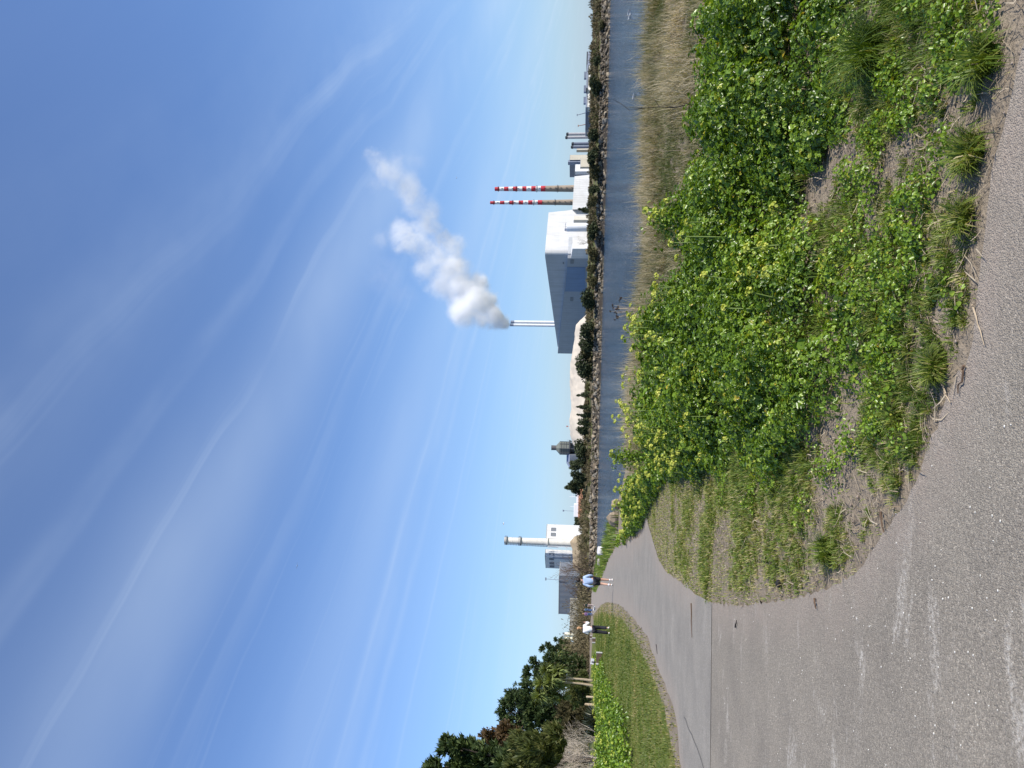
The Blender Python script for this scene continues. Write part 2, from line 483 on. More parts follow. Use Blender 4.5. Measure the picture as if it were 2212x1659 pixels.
# water: gently choppy, darker than the sky because the wave faces mirror the sky high up
mt, nt, b = new_mat('bay_water')
b.inputs['Base Color'].default_value = (0.04, 0.075, 0.115, 1); b.inputs['Roughness'].default_value = 0.1; b.inputs['IOR'].default_value = 1.33
co = coords(nt)
w1 = noise(nt, 0.55, 5, 0.62, coords(nt, 'Object', (0.6, 1.0, 1)), 0.4); w2 = noise(nt, 3.2, 3, 0.6, coords(nt, 'Object', (0.5, 1.0, 1)), 0.3); w3 = noise(nt, 0.05, 3, 0.5, coords(nt, 'Object', (0.5, 1.6, 1)))
h = math_(nt, 'ADD', w1, math_(nt, 'MULTIPLY', w2, 0.4))
h = math_(nt, 'MULTIPLY', h, math_(nt, 'ADD', math_(nt, 'MULTIPLY', w3, 1.0), 0.4))
bump(nt, b, h, 1.0, 1.7)
M_WATER = mt
wx = np.array([-500, -120, -60, 0, 60, 200, 900], float); wy = np.array([-200, 0, 40, 90, 150, 230], float)
WX, WY = np.meshgrid(wx, wy); k = (np.arange(len(wy) - 1)[:, None] * len(wx) + np.arange(len(wx) - 1)[None]).ravel()
water = fast_mesh('water', np.stack([WX.ravel(), WY.ravel(), np.full(WX.size, WATER_Z)], 1), np.stack([k, k + 1, k + 1 + len(wx), k + len(wx)], 1), M_WATER)
tag(water, 'blue grey choppy water of the inlet', 'water', kind='structure')

# asphalt
def asphalt(name, dark, mid, light, grain, bstr, stain):
    mt, nt, b = new_mat(name)
    co = coords(nt)
    v = nt.nodes.new('ShaderNodeTexVoronoi'); v.inputs['Scale'].default_value = grain; nt.links.new(co, v.inputs['Vector'])
    vr = nt.nodes.new('ShaderNodeSeparateColor'); nt.links.new(v.outputs['Color'], vr.inputs[0])
    c = ramp(nt, vr.outputs[0], [(0.0, dark), (0.45, mid), (0.9, light), (1.0, tuple(min(1, q * 1.7) for q in light))])
    big = noise(nt, 1.3, 6, 0.65, co)
    c = mixc(nt, 0.5, c, ramp(nt, noise(nt, 60, 4, 0.7, co), [(0.3, dark), (0.7, light)]))
    c = mixc(nt, 1.0, c, ramp(nt, big, [(0.25, (0.82, 0.81, 0.80)), (0.75, (1.15, 1.13, 1.09))]), 'MULTIPLY')
    st = noise(nt, 2.6, 5, 0.68, coords(nt, 'Object', (0.55, 1.5, 1)), 0.5)
    stm = math_(nt, 'MULTIPLY', math_(nt, 'MULTIPLY', math_(nt, 'SUBTRACT', st, 0.56, clamp=True), 7.0, clamp=True),
                ramp(nt, noise(nt, 45, 3, 0.6, co), [(0.4, (0, 0, 0)), (0.6, (1, 1, 1))]))
    c = mixc(nt, math_(nt, 'MULTIPLY', stm, stain), c, (0.62, 0.57, 0.49))
    dust = nt.nodes.new('ShaderNodeAttribute'); dust.attribute_name = 'dust'
    dm = math_(nt, 'MULTIPLY', dust.outputs['Fac'], ramp(nt, noise(nt, 7, 5, 0.7, co), [(0.3, (0.15, 0.15, 0.15)), (0.65, (1, 1, 1))]))
    c = mixc(nt, dm, c, ramp(nt, noise(nt, 50, 3, 0.6, co), [(0.3, (0.24, 0.195, 0.155)), (0.7, (0.40, 0.335, 0.27))]))
    nt.links.new(c, b.inputs['Base Color']); b.inputs['Roughness'].default_value = 0.9; b.inputs['Specular IOR Level'].default_value = 0.2
    hgt = math_(nt, 'ADD', math_(nt, 'MULTIPLY', v.outputs['Distance'], -1.0), noise(nt, 40, 3, 0.6, co))
    bump(nt, b, hgt, bstr, 0.008)
    return mt
M_ASPH_N = asphalt('asphalt_coarse', (0.135, 0.12, 0.098), (0.25, 0.222, 0.18), (0.37, 0.33, 0.268), 165, 0.6, 0.8)
M_ASPH_F = asphalt('asphalt_smooth', (0.19, 0.176, 0.152), (0.255, 0.236, 0.204), (0.315, 0.292, 0.252), 120, 0.5, 0.25)

def sheet(name, poly, z, mat, edge, label):
    import bmesh
    bm = bmesh.new()
    vs = [bm.verts.new((p[0], p[1], z)) for p in poly]
    bm.faces.new(vs)
    bmesh.ops.triangulate(bm, faces=bm.faces[:])
    # split for the dust attribute
    for it in range(5):
        long = [e for e in bm.edges if e.calc_length() > max(0.35, 0.05 * min(math.hypot(*e.verts[0].co.xy), math.hypot(*e.verts[1].co.xy)))]
        if not long: break
        bmesh.ops.subdivide_edges(bm, edges=long, cuts=1)
        bmesh.ops.triangulate(bm, faces=[f for f in bm.faces if len(f.verts) > 3])
    if sum(f.normal.z for f in bm.faces) < 0: bmesh.ops.reverse_faces(bm, faces=bm.faces[:])
    me = bpy.data.meshes.new(name); bm.to_mesh(me); bm.free()
    n = len(me.vertices); xy = np.zeros(n * 3, np.float32); me.vertices.foreach_get('co', xy); xy = xy.reshape(-1, 3)
    d = np.minimum.reduce([poly_dist(xy[:, 0], xy[:, 1], q) for q in edge])
    dist = np.hypot(xy[:, 0], xy[:, 1])
    dust = 1 - sstep(0.0, 0.28 + 0.015 * dist, d)
    a = me.attributes.new('dust', 'FLOAT', 'POINT'); a.data.foreach_set('value', dust.astype(np.float32))
    me.materials.append(mat)
    o = link(bpy.data.objects.new(name, me))
    return tag(o, label, 'path', kind='structure')
sheet('path', PATH_FAR, 0.004, M_ASPH_F, [EDGE_F, EDGE_L], 'smooth grey asphalt path winding away along the shore')
sheet('pavement', PATH_NEAR, 0.0, M_ASPH_N, [EDGE_R], 'coarse worn asphalt in the foreground')
# ------------------------------------------------------------------ near vegetation
def frames(n, rng, up=0.6, axis=None):
    """random unit vectors d (pointing way) and nrm (facing way), nrm leaning upward by 'up'"""
    nr = rng.normal(size=(n, 3)); nr /= np.linalg.norm(nr, axis=1)[:, None]
    nr = nr * (1 - up) + np.array([0, 0, 1.0]) * up if axis is None else nr * (1 - up) + axis * up
    nr /= np.linalg.norm(nr, axis=1)[:, None]
    d = rng.normal(size=(n, 3)); d -= (d * nr).sum(1)[:, None] * nr
    d /= np.linalg.norm(d, axis=1)[:, None]
    return d, nr

def leaves_mesh(name, P, d, nr, L, W, tint, mat, parent=None, fold=0.25):
    """pointed leaves folded along the midrib, base at P: six corners, two faces"""
    n = len(P); s = np.cross(d, nr)
    L = np.broadcast_to(L, (n,))[:, None]; W = np.broadcast_to(W, (n,))[:, None]
    up = nr * W * fold
    V = np.stack([P, P + d * L * 0.3 + s * W * 0.5 + up, P + d * L * 0.72 + s * W * 0.42 + up * 0.8, P + d * L - nr * L * 0.06,
                  P + d * L * 0.72 - s * W * 0.42 + up * 0.8, P + d * L * 0.3 - s * W * 0.5 + up], 1).reshape(-1, 3)
    b = (np.arange(n) * 6)[:, None]
    F = np.concatenate([b + np.array([[0, 1, 2, 3]]), b + np.array([[0, 3, 4, 5]])])
    return fast_mesh(name, V, F, mat, parent, {'tint': np.repeat(tint, 6)})

def cards_mesh(name, P, d, nr, L, W, tint, mat, parent=None):
    """four-cornered leaf sprays, wide in the middle"""
    n = len(P); s = np.cross(d, nr)
    L = np.broadcast_to(L, (n,))[:, None]; W = np.broadcast_to(W, (n,))[:, None]
    V = np.stack([P - d * L * 0.5, P + s * W * 0.5, P + d * L * 0.5, P - s * W * 0.5], 1).reshape(-1, 3)
    return fast_mesh(name, V, (np.arange(n) * 4)[:, None] + np.array([[0, 1, 2, 3]]), mat, parent, {'tint': np.repeat(tint, 4)})

def blades_mesh(name, P, H, W, lean, az, tint, mat, parent=None, droop=0.5):
    """bent grass blades: base width W, height H, leaning by 'lean' towards az"""
    n = len(P)
    H = np.broadcast_to(H, (n,))[:, None]; W = np.broadcast_to(W, (n,))[:, None]; lean = np.broadcast_to(lean, (n,))[:, None]
    o = np.stack([np.cos(az), np.sin(az), np.zeros(n)], 1); s = np.stack([-np.sin(az), np.cos(az), np.zeros(n)], 1)
    up = np.array([[0, 0, 1.0]])
    mid = P + up * H * 0.55 * np.cos(lean * 0.6) + o * H * 0.55 * np.sin(lean * 0.6)
    tip = mid + up * H * 0.5 * np.cos(lean * (1 + droop)) + o * H * 0.5 * np.sin(lean * (1 + droop))
    V = np.stack([P - s * W * 0.5, P + s * W * 0.5, mid + s * W * 0.4, mid - s * W * 0.4, tip], 1).reshape(-1, 3)
    b = (np.arange(n) * 5)[:, None]
    return fast_mesh(name, V, [b + np.array([[0, 1, 2, 3]]), b + np.array([[3, 2, 4]])], mat, parent, {'tint': np.repeat(tint, 5)})

def trifoliate(name, P, d, nr, L, W, tint, mat, parent=None):
    """three leaflets from one leaf stalk"""
    s = np.cross(nr, d); out = [(P, d)]
    for a in (-1.05, 1.05):
        dd = d * math.cos(a) + s * math.sin(a); out.append((P - d * (L * .05)[:, None], dd))
    PP = np.concatenate([o_[0] for o_ in out]); DD = np.concatenate([o_[1] for o_ in out])
    sc = np.concatenate([np.ones(len(P)), np.full(2 * len(P), .85)])
    rg = np.random.default_rng(len(P)); NN = np.tile(nr, (3, 1)) + rg.normal(0, .22, (len(PP), 3)); NN -= (NN * DD).sum(1)[:, None] * DD; NN /= np.linalg.norm(NN, axis=1)[:, None]
    return leaves_mesh(name, PP, DD, NN, np.tile(L, 3) * sc, np.tile(W, 3) * sc, np.clip(np.tile(tint, 3) + rg.normal(0, .05, len(PP)), 0, 1), mat, parent)

M_ALEX = foliage('alexanders_leaf', [(0.0, (0.04, 0.08, 0.008)), (0.35, (0.11, 0.19, 0.014)), (0.65, (0.19, 0.305, 0.025)), (0.88, (0.31, 0.42, 0.05)), (0.97, (0.46, 0.45, 0.06)), (1.0, (0.5, 0.38, 0.03))], 0.34, 0.33, 0.5)
M_STALK = foliage('alexanders_stalk', [(0.0, (0.10, 0.17, 0.03)), (1.0, (0.25, 0.30, 0.09))], 0.0)
M_FLOWER = foliage('alexanders_flower', [(0.0, (0.30, 0.38, 0.05)), (0.5, (0.50, 0.54, 0.09)), (1.0, (0.66, 0.62, 0.14))], 0.25)
M_GRASS = foliage('verge_grass', [(0.0, (0.06, 0.11, 0.014)), (0.4, (0.13, 0.20, 0.025)), (0.68, (0.24, 0.29, 0.05)), (0.85, (0.38, 0.35, 0.12)), (1.0, (0.52, 0.43, 0.24))], 0.35)
M_LAWN = foliage('lawn_grass', [(0.0, (0.06, 0.10, 0.012)), (0.5, (0.12, 0.165, 0.024)), (0.8, (0.20, 0.205, 0.045)), (1.0, (0.36, 0.29, 0.13))], 0.3)
M_DRY = foliage('dry_grass', [(0.0, (0.07, 0.10, 0.025)), (0.28, (0.15, 0.16, 0.065)), (0.55, (0.29, 0.25, 0.155)), (1.0, (0.56, 0.48, 0.34))], 0.3, 0.7, 0.2)
M_STRAW = foliage('straw', [(0.0, (0.12, 0.085, 0.055)), (0.5, (0.32, 0.25, 0.16)), (1.0, (0.55, 0.46, 0.32))], 0.0, 0.8, 0.2)

# footprint of the dense green: far rim seen along the plant tops, near rim along the ground
_far_rim = [(-220, 1520, .42), (0, 1515, .42), (200, 1505, .45), (380, 1497, .45), (430, 1460, .5), (470, 1432, .62), (520, 1452, .55), (560, 1452, .55), (620, 1425, .6),
            (700, 1388, .68), (800, 1376, .7), (900, 1362, .7), (1000, 1345, .75), (1050, 1322, .8), (1110, 1312, .8), (1160, 1303, .8)]
_near_rim = [(1172, 1330, 0), (1160, 1352, 0), (1140, 1374, 0), (1112, 1393, 0), (1090, 1402, 0), (1020, 1425, .1), (1005, 1480, .1), (990, 1570, .1), (1005, 1650, .1), (970, 1690, .1),
             (930, 1740, .1), (890, 1800, .1), (800, 1815, .1), (700, 1822, .1), (620, 1832, .1), (560, 1775, .1), (500, 1705, .1), (430, 1690, .1), (350, 1745, .1), (200, 1810, .1),
             (0, 1872, .1), (-220, 1880, .1)]
GREEN = [tuple(on_plane(p[1], p[0], p[2])[:2]) for p in _far_rim] + [tuple(on_plane(p[1], p[0], p[2])[:2]) for p in _near_rim]
GREEN = [(float(a), float(b_)) for a, b_ in GREEN]

def scatter(poly, n, rng):
    xs = [p[0] for p in poly]; ys = [p[1] for p in poly]
    x = rng.uniform(min(xs), max(xs), n * 6); y = rng.uniform(min(ys), max(ys), n * 6)
    k = inpoly(x, y, poly)
    return x[k][:n], y[k][:n], (k.sum() / (n * 6)) * (max(xs) - min(xs)) * (max(ys) - min(ys))

def clump_leaves(cx, cy, cz, rad, hgt, cnt, rng, size=(0.03, 0.055), dense_top=0.6):
    """leaf positions for dome-shaped plants"""
    n = int(cnt.sum()); k = np.repeat(np.arange(len(cx)), cnt)
    a = rng.uniform(0, 2 * PI, n); t = np.sqrt(rng.uniform(0, 1, n))
    r = rad[k] * t
    top = hgt[k] * np.sqrt(np.clip(1 - 0.75 * t * t, 0.05, 1))
    z = top * (1 - rng.uniform(0, 1, n) ** 2.2 * 0.85)
    P = np.stack([cx[k] + r * np.cos(a), cy[k] + r * np.sin(a), cz[k] + z], 1)
    out = np.stack([np.cos(a) * t, np.sin(a) * t, np.full(n, 0.8)], 1); out /= np.linalg.norm(out, axis=1)[:, None]
    d, nr = frames(n, rng, 0.64, out)
    return P, d, nr, rng.uniform(size[0], size[1], n), k

rng = np.random.default_rng(11)
x, y, area = scatter(GREEN, 2600, rng)
dist = np.hypot(x, y)
mound = sstep(.34, .66, fbm(x * 1.0, y * 1.0, 21, 2))
mound = np.maximum(mound, .85 * (1 - sstep(.5, 1.6, poly_dist(x, y, GREEN[:len(_far_rim)]))))
keep = (rng.uniform(0, 1, len(x)) < .46 + .6 * mound) & (dist < 34)
x, y, dist, mound = x[keep], y[keep], dist[keep], mound[keep]
rim = poly_dist(x, y, GREEN + GREEN[:1])
nrim = poly_dist(x, y, GREEN[len(_far_rim):])
hmul = np.where(y < 8.5, 1.0, 1.35) * (0.3 + 0.7 * sstep(0.0, 0.8, nrim))
h = (0.13 + 0.36 * mound + 0.14 * fbm(x * 2, y * 2, 31)) * hmul * rng.uniform(0.8, 1.2, len(x))
rad = rng.uniform(0.13, 0.24, len(x)) * (1 + 0.25 * (dist > 9))
cnt = np.clip((112 * rad / 0.18 * np.clip(8 / dist, 0.35, 1.7)).astype(int), 18, 230)
P, d, nr, L, k = clump_leaves(x, y, np.zeros(len(x)), rad, h, cnt, rng, (0.014, 0.034))
L = L * (1 + 0.06 * np.clip(dist[k] - 5, 0, 20)) * np.exp(rng.normal(0, .28, len(L))) * np.clip(dist[k] / 6, .72, 1)
tn = np.clip(rng.normal(0.5, 0.17, len(P)) + 0.35 * (fbm(P[:, 0] * 0.8, P[:, 1] * 0.8, 41) - 0.5) + 0.15 * rng.normal(size=len(x))[k], 0, 0.9)
odd = rng.uniform(0, 1, len(P)); tn = np.where(odd > 0.988, rng.uniform(0.93, 1.0, len(P)), tn)
o = trifoliate('alexanders_patch', P, d, nr, L, L * rng.uniform(0.5, 0.85, len(P)), tn, M_ALEX)
tag(o, 'dense bank of bright green alexanders between path and dry grass', 'ground cover', kind='stuff')

# long grass and old stems mixed into the bank
rng = np.random.default_rng(112)
x_, y_, _ = scatter(GREEN, 900, rng); ok = (y_ < 14) & (rng.uniform(0, 1, len(x_)) < .15 + .85 * sstep(.4, .62, fbm(x_ * .9, y_ * .9, 46)) * (1 - .8 * sstep(.4, .66, fbm(x_ * 1.0, y_ * 1.0, 21, 2)))); x_, y_ = x_[ok], y_[ok]
cn = rng.integers(30, 80, len(x_)); kk_ = np.repeat(np.arange(len(x_)), cn); n = len(kk_); az = rng.uniform(0, 6.28, n); q_ = rng.uniform(0, .07, n)
hb_ = (.10 + .20 * rng.uniform(0, 1, len(x_))) * np.clip(.5 + .5 * sstep(0, .8, poly_dist(x_, y_, GREEN[len(_far_rim):])), .5, 1)
o = blades_mesh('bank_grass', np.stack([x_[kk_] + q_ * np.cos(az), y_[kk_] + q_ * np.sin(az), np.zeros(n)], 1), hb_[kk_] * rng.uniform(.6, 1.35, n), .006, np.abs(rng.normal(.55, .3, n)), az + rng.normal(0, .6, n), np.clip(rng.normal(.5, .2, n) + .15 * rng.normal(size=len(x_))[kk_], 0, 1), M_GRASS, None, .8)
tag(o, 'long grass growing up through the alexanders bank', 'grass', kind='stuff')

# flower heads over the taller plants
def flower_heads(name, pts, r, rng, label, per=26):
    n = len(pts) * per; kk = np.repeat(np.arange(len(pts)), per)
    v = rng.normal(size=(n, 3)); v[:, 2] = np.abs(v[:, 2]); v /= np.linalg.norm(v, axis=1)[:, None]
    P = pts[kk] + v * r[kk][:, None] * np.array([1, 1, 0.75])
    d, nr_ = frames(n, rng, 0.7, v)
    o = leaves_mesh(name, P, d, nr_, r[kk] * 0.75, r[kk] * 0.7, np.clip(rng.normal(0.5, 0.25, n), 0, 1), M_FLOWER)
    return tag(o, label, 'flowers', kind='stuff')
rng = np.random.default_rng(12)
prob = 0.004 + 0.22 * sstep(8.0, 10, y) * sstep(0.45, 0.6, fbm(x * 0.7, y * 0.7, 51)) + 0.18 * ((rim < 0.7) & (y > 6.8) & (x < 1.3)) + 0.15 * (np.hypot(x - 0.9, y - 5.3) < 0.5)
fk = np.where(rng.uniform(0, 1, len(x)) < prob)[0]
rep = rng.integers(1, 4, len(fk)); fk = np.repeat(fk, rep)
fp = np.stack([x[fk] + rng.normal(0, 0.09, len(fk)), y[fk] + rng.normal(0, 0.09, len(fk)), h[fk] * rng.uniform(0.98, 1.25, len(fk)) + 0.02], 1)
flower_heads('alexanders_flowers', fp, rng.uniform(0.02, 0.036, len(fk)) * (1 + 0.03 * np.clip(fp[:, 1] - 6, 0, 20)), rng, 'yellow green umbels topping the alexanders bank')
mb = MB()
for p in fp[::1]:
    q = p + np.array([rng.normal(0, 0.05), rng.normal(0, 0.05), 0]); q[2] = 0.05
    mb.tube([q, (q + p) / 2 + np.array([rng.normal(0, .015), rng.normal(0, .015), 0]), p], [0.006, 0.005, 0.004], 4)
o = mb.build('alexanders_stalks', plain('green_stalk', (0.16, 0.22, 0.05), 0.6)); tag(o, 'pale green stalks of the alexanders', 'stalks', kind='stuff')

# one plant standing taller than the rest at the rim of the bank
def tall_alexanders(px, py, Y, hgt, label, seed):
    rng = np.random.default_rng(seed)
    p = at(px, py, Y); t = thing('alexanders_plant', label, 'plant', (p[0], p[1], 0), rng.uniform(0, 6))
    mb = MB(); tops = []
    for i in range(11):
        a = rng.uniform(0, 2 * PI); r_ = rng.uniform(0.03, 0.22)
        q = Vector((r_ * math.cos(a), r_ * math.sin(a), hgt * rng.uniform(0.7, 1.0)))
        mb.tube([(0.02 * math.cos(a), 0.02 * math.sin(a), 0), q * 0.55 + Vector((0, 0, 0.05)), q], [0.011, 0.008, 0.004], 5)
        tops.append(q)
    mb.build('stalk', plain('tall_stalk', (0.16, 0.23, 0.05), 0.6), t)
    tp = np.array(tops)
    n = 800; kk = rng.integers(0, len(tp), n); f = rng.uniform(0.25, 1.0, n)
    P = tp[kk] * f[:, None] + rng.normal(0, 0.07, (n, 3)); P[:, 2] = np.clip(P[:, 2], 0.03, None)
    d, nr_ = frames(n, rng, 0.5)
    leaves_mesh('foliage', P, d, nr_, rng.uniform(.03, .055, n), rng.uniform(.025, .045, n), np.clip(rng.normal(0.55, .18, n), 0, .9), M_ALEX, t)
    per = 26; n = len(tp) * per; kk = np.repeat(np.arange(len(tp)), per)
    v = rng.normal(size=(n, 3)); v[:, 2] = np.abs(v[:, 2]); v /= np.linalg.norm(v, axis=1)[:, None]
    d, nr_ = frames(n, rng, 0.7, v)
    tn = np.clip(rng.normal(.5, .25, n), 0, 1)
    for i in range(len(tp)):
        q = kk == i; leaves_mesh('flower_head', tp[kk[q]] + v[q] * 0.034, d[q], nr_[q], 0.028, 0.026, tn[q], M_FLOWER, t)
    return t
tall_alexanders(1500, 478, 7.7, 0.86, 'tall yellow flowered alexanders plant standing up against the dry grass, right of the others', 71)
tall_alexanders(1440, 700, 9.6, 0.86, 'yellow flowered alexanders plant below the incinerator stacks, by the dark dead seed heads', 72)
tall_alexanders(1380, 985, 14.5, 0.95, 'leafy alexanders plant poking up into the water below the hopper tower', 73)

# dry grass between the green bank and the water
far_pts = [tuple(on_plane(p[1], p[0], p[2])[:2]) for p in _far_rim[:14]]
crest_pts = [(-2.3, 25.6), (-0.8, 22.7), (0.9, 20.8), (2.6, 19.2), (5, 18.9), (9, 17.3), (16, 14.5), (16, 8)]
DRY = [(float(a), float(b_)) for a, b_ in far_pts] + crest_pts
rng = np.random.default_rng(13)
x, y, area = scatter(DRY, 5600, rng)
bx_ = fbm(x * 0.55, y * 0.55, 61)
ok = rng.uniform(0, 1, len(x)) < 0.6 + 1.0 * bx_
x, y, bx_ = x[ok], y[ok], bx_[ok]
cr = poly_dist(x, y, CREST)
lump = sstep(.40, .62, fbm(x * .85, y * .7, 66, 2))
hh = (0.08 + 0.10 * bx_ + 0.30 * lump) * rng.uniform(0.7, 1.25, len(x)) * (1 + 0.25 * (cr < 1.5))
cnt = rng.integers(24, 44, len(x)); k = np.repeat(np.arange(len(x)), cnt); n = len(k)
a0 = rng.uniform(0, 2 * PI, len(x))
P = np.stack([x[k] + rng.normal(0, .05, n), y[k] + rng.normal(0, .05, n), np.zeros(n)], 1)
P[:, 2] = np.maximum(terrain(P[:, 0], P[:, 1]), -0.25)
tn = np.clip(rng.normal(0.5, 0.2, n) + 1.1 * (fbm(P[:, 0] * .5, P[:, 1] * .5, 63) - 0.47) + .25 * (lump[k] - .5) + 0.12 * rng.normal(size=len(x))[k], 0, 1)
o = blades_mesh('dry_grass', P, hh[k] * rng.uniform(.5, 1.35, n), 0.008, np.abs(rng.normal(0.95, 0.55, n)), a0[k] + rng.normal(0, 2.0, n), tn, M_DRY, None, 0.9)
tag(o, 'tawny dry grass along the top of the shore bank', 'dry grass', kind='stuff')

# mixed verge: grass in cushions over bare earth
VERGE = [(float(a), float(b_)) for a, b_ in EDGE_R] + [(float(a), float(b_)) for a, b_ in EDGE_F[:6]] + GREEN[len(_far_rim) + 3:][:-1] + [tuple(map(float, on_plane(1880, -200, 0.0)[:2]))]
rng = np.random.default_rng(14)
x, y, area = scatter(VERGE, 9000, rng)
g = fbm(x * 1.15, y * 1.15, 73, 3); ed = poly_dist(x, y, EDGE_R + EDGE_F[:6]); gd = poly_dist(x, y, GREEN)
leftv = 1 - sstep(-1.1, -0.3, x)
g2 = g + 0.10 * (1 - sstep(0.0, 0.6, gd)) - 0.22 * (1 - sstep(0.0, 0.10 + 0.008 * y * y / 4, ed)) - .045 * leftv
ok = rng.uniform(0, 1, len(x)) < sstep(0.41, 0.53, g2) * (1 - .25 * leftv)
vx, vy, gg, lv = x[ok], y[ok], g2[ok], leftv[ok]
cnt = (rng.integers(16, 44, len(vx)) * np.clip(5.5 / np.hypot(vx, vy), .5, 1.2)).astype(int); k = np.repeat(np.arange(len(vx)), cnt); n = len(k)
rr = rng.uniform(.018, .05, len(vx)) * np.clip(np.hypot(vx, vy) / 5, 1, 1.8)
a_ = rng.uniform(0, 2 * PI, n); q_ = np.sqrt(rng.uniform(0, 1, n)) * rr[k]
P = np.stack([vx[k] + q_ * np.cos(a_), vy[k] + q_ * np.sin(a_), np.zeros(n)], 1); P[:, 2] = terrain(P[:, 0], P[:, 1]) - 0.006
hh = (0.022 + 0.04 * sstep(0.45, 0.7, gg)) * rng.uniform(.7, 1.4, len(vx))
tn = np.clip(rng.normal(0.5, 0.2, n) + 0.17 * rng.normal(size=len(vx))[k] + .12 * lv[k] - .35 * (gg[k] - .5), 0, 1)
o = blades_mesh('verge_grass', P, hh[k] * rng.uniform(.5, 1.35, n), 0.0055 * np.clip(np.hypot(vx, vy)[k] / 5, .8, 1.6), np.abs(rng.normal(0.55, 0.35, n)) + .5 * q_ / .05, a_ + rng.normal(0, 0.7, n), tn, M_GRASS)
tag(o, 'short green grass in cushions over bare earth beside the path', 'grass', kind='stuff')
rng = np.random.default_rng(24)
x, y, _ = scatter(VERGE, 34000, rng); n = len(x)
ok = rng.uniform(0, 1, n) < .12 + .5 * (1 - sstep(-1.1, -.3, x)); x, y = x[ok], y[ok]; n = len(x)
o = blades_mesh('sparse_grass', np.stack([x, y, terrain(x, y) - .006], 1), rng.uniform(.015, .045, n), .0045 * np.clip(y / 5, .8, 2), np.abs(rng.normal(.8, .4, n)), rng.uniform(0, 6.28, n), np.clip(rng.normal(.7, .22, n), 0, 1), M_GRASS)
tag(o, 'thin dry grass blades sprinkled over the trodden verge', 'grass', kind='stuff')

rng = np.random.default_rng(25)
x, y, _ = scatter(GREEN, 30000, rng); ok = y < 9; x, y = x[ok], y[ok]; n = len(x)
o = blades_mesh('sparse_grass', np.stack([x, y, terrain(x, y) - .006], 1), rng.uniform(.03, .10, n), .005, np.abs(rng.normal(.7, .4, n)), rng.uniform(0, 6.28, n), np.clip(rng.normal(.55, .22, n), 0, 1), M_GRASS)
tag(o, 'thin grass under and between the alexanders', 'grass', kind='stuff')

# low seedlings and young alexanders in the verge
rng = np.random.default_rng(15)
spots = []
for (px, py, rr, nn) in [(2085, 70, .17, 16), (2050, 60, .12, 10), (1940, 470, .14, 12), (1955, 545, .12, 10), (1985, 405, .10, 8), (1915, 230, .16, 14), (1880, 330, .2, 18), (1960, 230, .1, 7), (1925, 640, .16, 14),
                         (1870, 540, .25, 22), (1820, 470, .3, 24), (1900, 130, .2, 16), (1900, 760, .16, 12), (1880, 880, .15, 12), (1790, 1020, .14, 10), (1830, 960, .14, 10), (1620, 1060, .2, 10), (1560, 1040, .22, 12), (2030, 330, .08, 6), (2010, 200, .07, 5)]:
    c0 = on_plane(px, py, 0.03)
    for i in range(nn):
        a = rng.uniform(0, 2 * PI); q = rr * math.sqrt(rng.uniform(0, 1))
        spots.append((c0[0] + q * math.cos(a), c0[1] + q * math.sin(a)))
sx, sy, _ = scatter(VERGE, 1500, rng)
ok = (rng.uniform(0, 1, len(sx)) < sstep(0.5, 0.62, fbm(sx * 1.9, sy * 1.9, 81))) & (sx > -0.9) & (poly_dist(sx, sy, EDGE_R) > 0.12)
spots = np.concatenate([np.array(spots), np.stack([sx[ok], sy[ok]], 1)])
ns = len(spots); cnt = rng.integers(18, 46, ns)
P, d, nr, L, k = clump_leaves(spots[:, 0], spots[:, 1], np.zeros(ns), rng.uniform(.04, .09, ns), rng.uniform(.03, .12, ns), cnt, rng, (0.010, 0.023))
tn = np.clip(rng.normal(0.62, 0.15, len(P)), 0, .9); tn = np.where(rng.uniform(0, 1, len(P)) > .965, rng.uniform(.92, 1, len(P)), tn)
o = leaves_mesh('seedlings', P, d, nr, L, L * .85, tn, M_ALEX)
tag(o, 'low leafy seedlings scattered over the bare verge', 'seedlings', kind='stuff')

# straw and dead stems lying about
rng = np.random.default_rng(16)
x, y, _ = scatter(VERGE, 7500, rng)
n = len(x); a = rng.uniform(0, 2 * PI, n); L = rng.uniform(.02, .11, n) * rng.choice([.6, 1, 1.5], n)
dv = np.stack([np.cos(a), np.sin(a), rng.normal(0.05, .12, n)], 1); s_ = np.stack([-np.sin(a), np.cos(a), np.zeros(n)], 1)
P = np.stack([x, y, terrain(x, y) + 0.006 + np.abs(rng.normal(0, .006, n))], 1); w = rng.uniform(.0012, .003, n)[:, None]
bend = s_ * (L * rng.normal(0, .12, n))[:, None]
V = np.stack([P - s_ * w, P + s_ * w, P + dv * L[:, None] * .5 + bend + s_ * w, P + dv * L[:, None] * .5 + bend - s_ * w, P + dv * L[:, None] - s_ * w * .4, P + dv * L[:, None] + s_ * w * .4], 1).reshape(-1, 3)
b_ = (np.arange(n) * 6)[:, None]
o = fast_mesh('straw', V, np.concatenate([b_ + np.array([[0, 1, 2, 3]]), b_ + np.array([[3, 2, 5, 4]])]), M_STRAW, None, {'tint': np.repeat(rng.uniform(0, 1, n), 6)})
tag(o, 'dead stems and straw littering the verge', 'straw', kind='stuff')
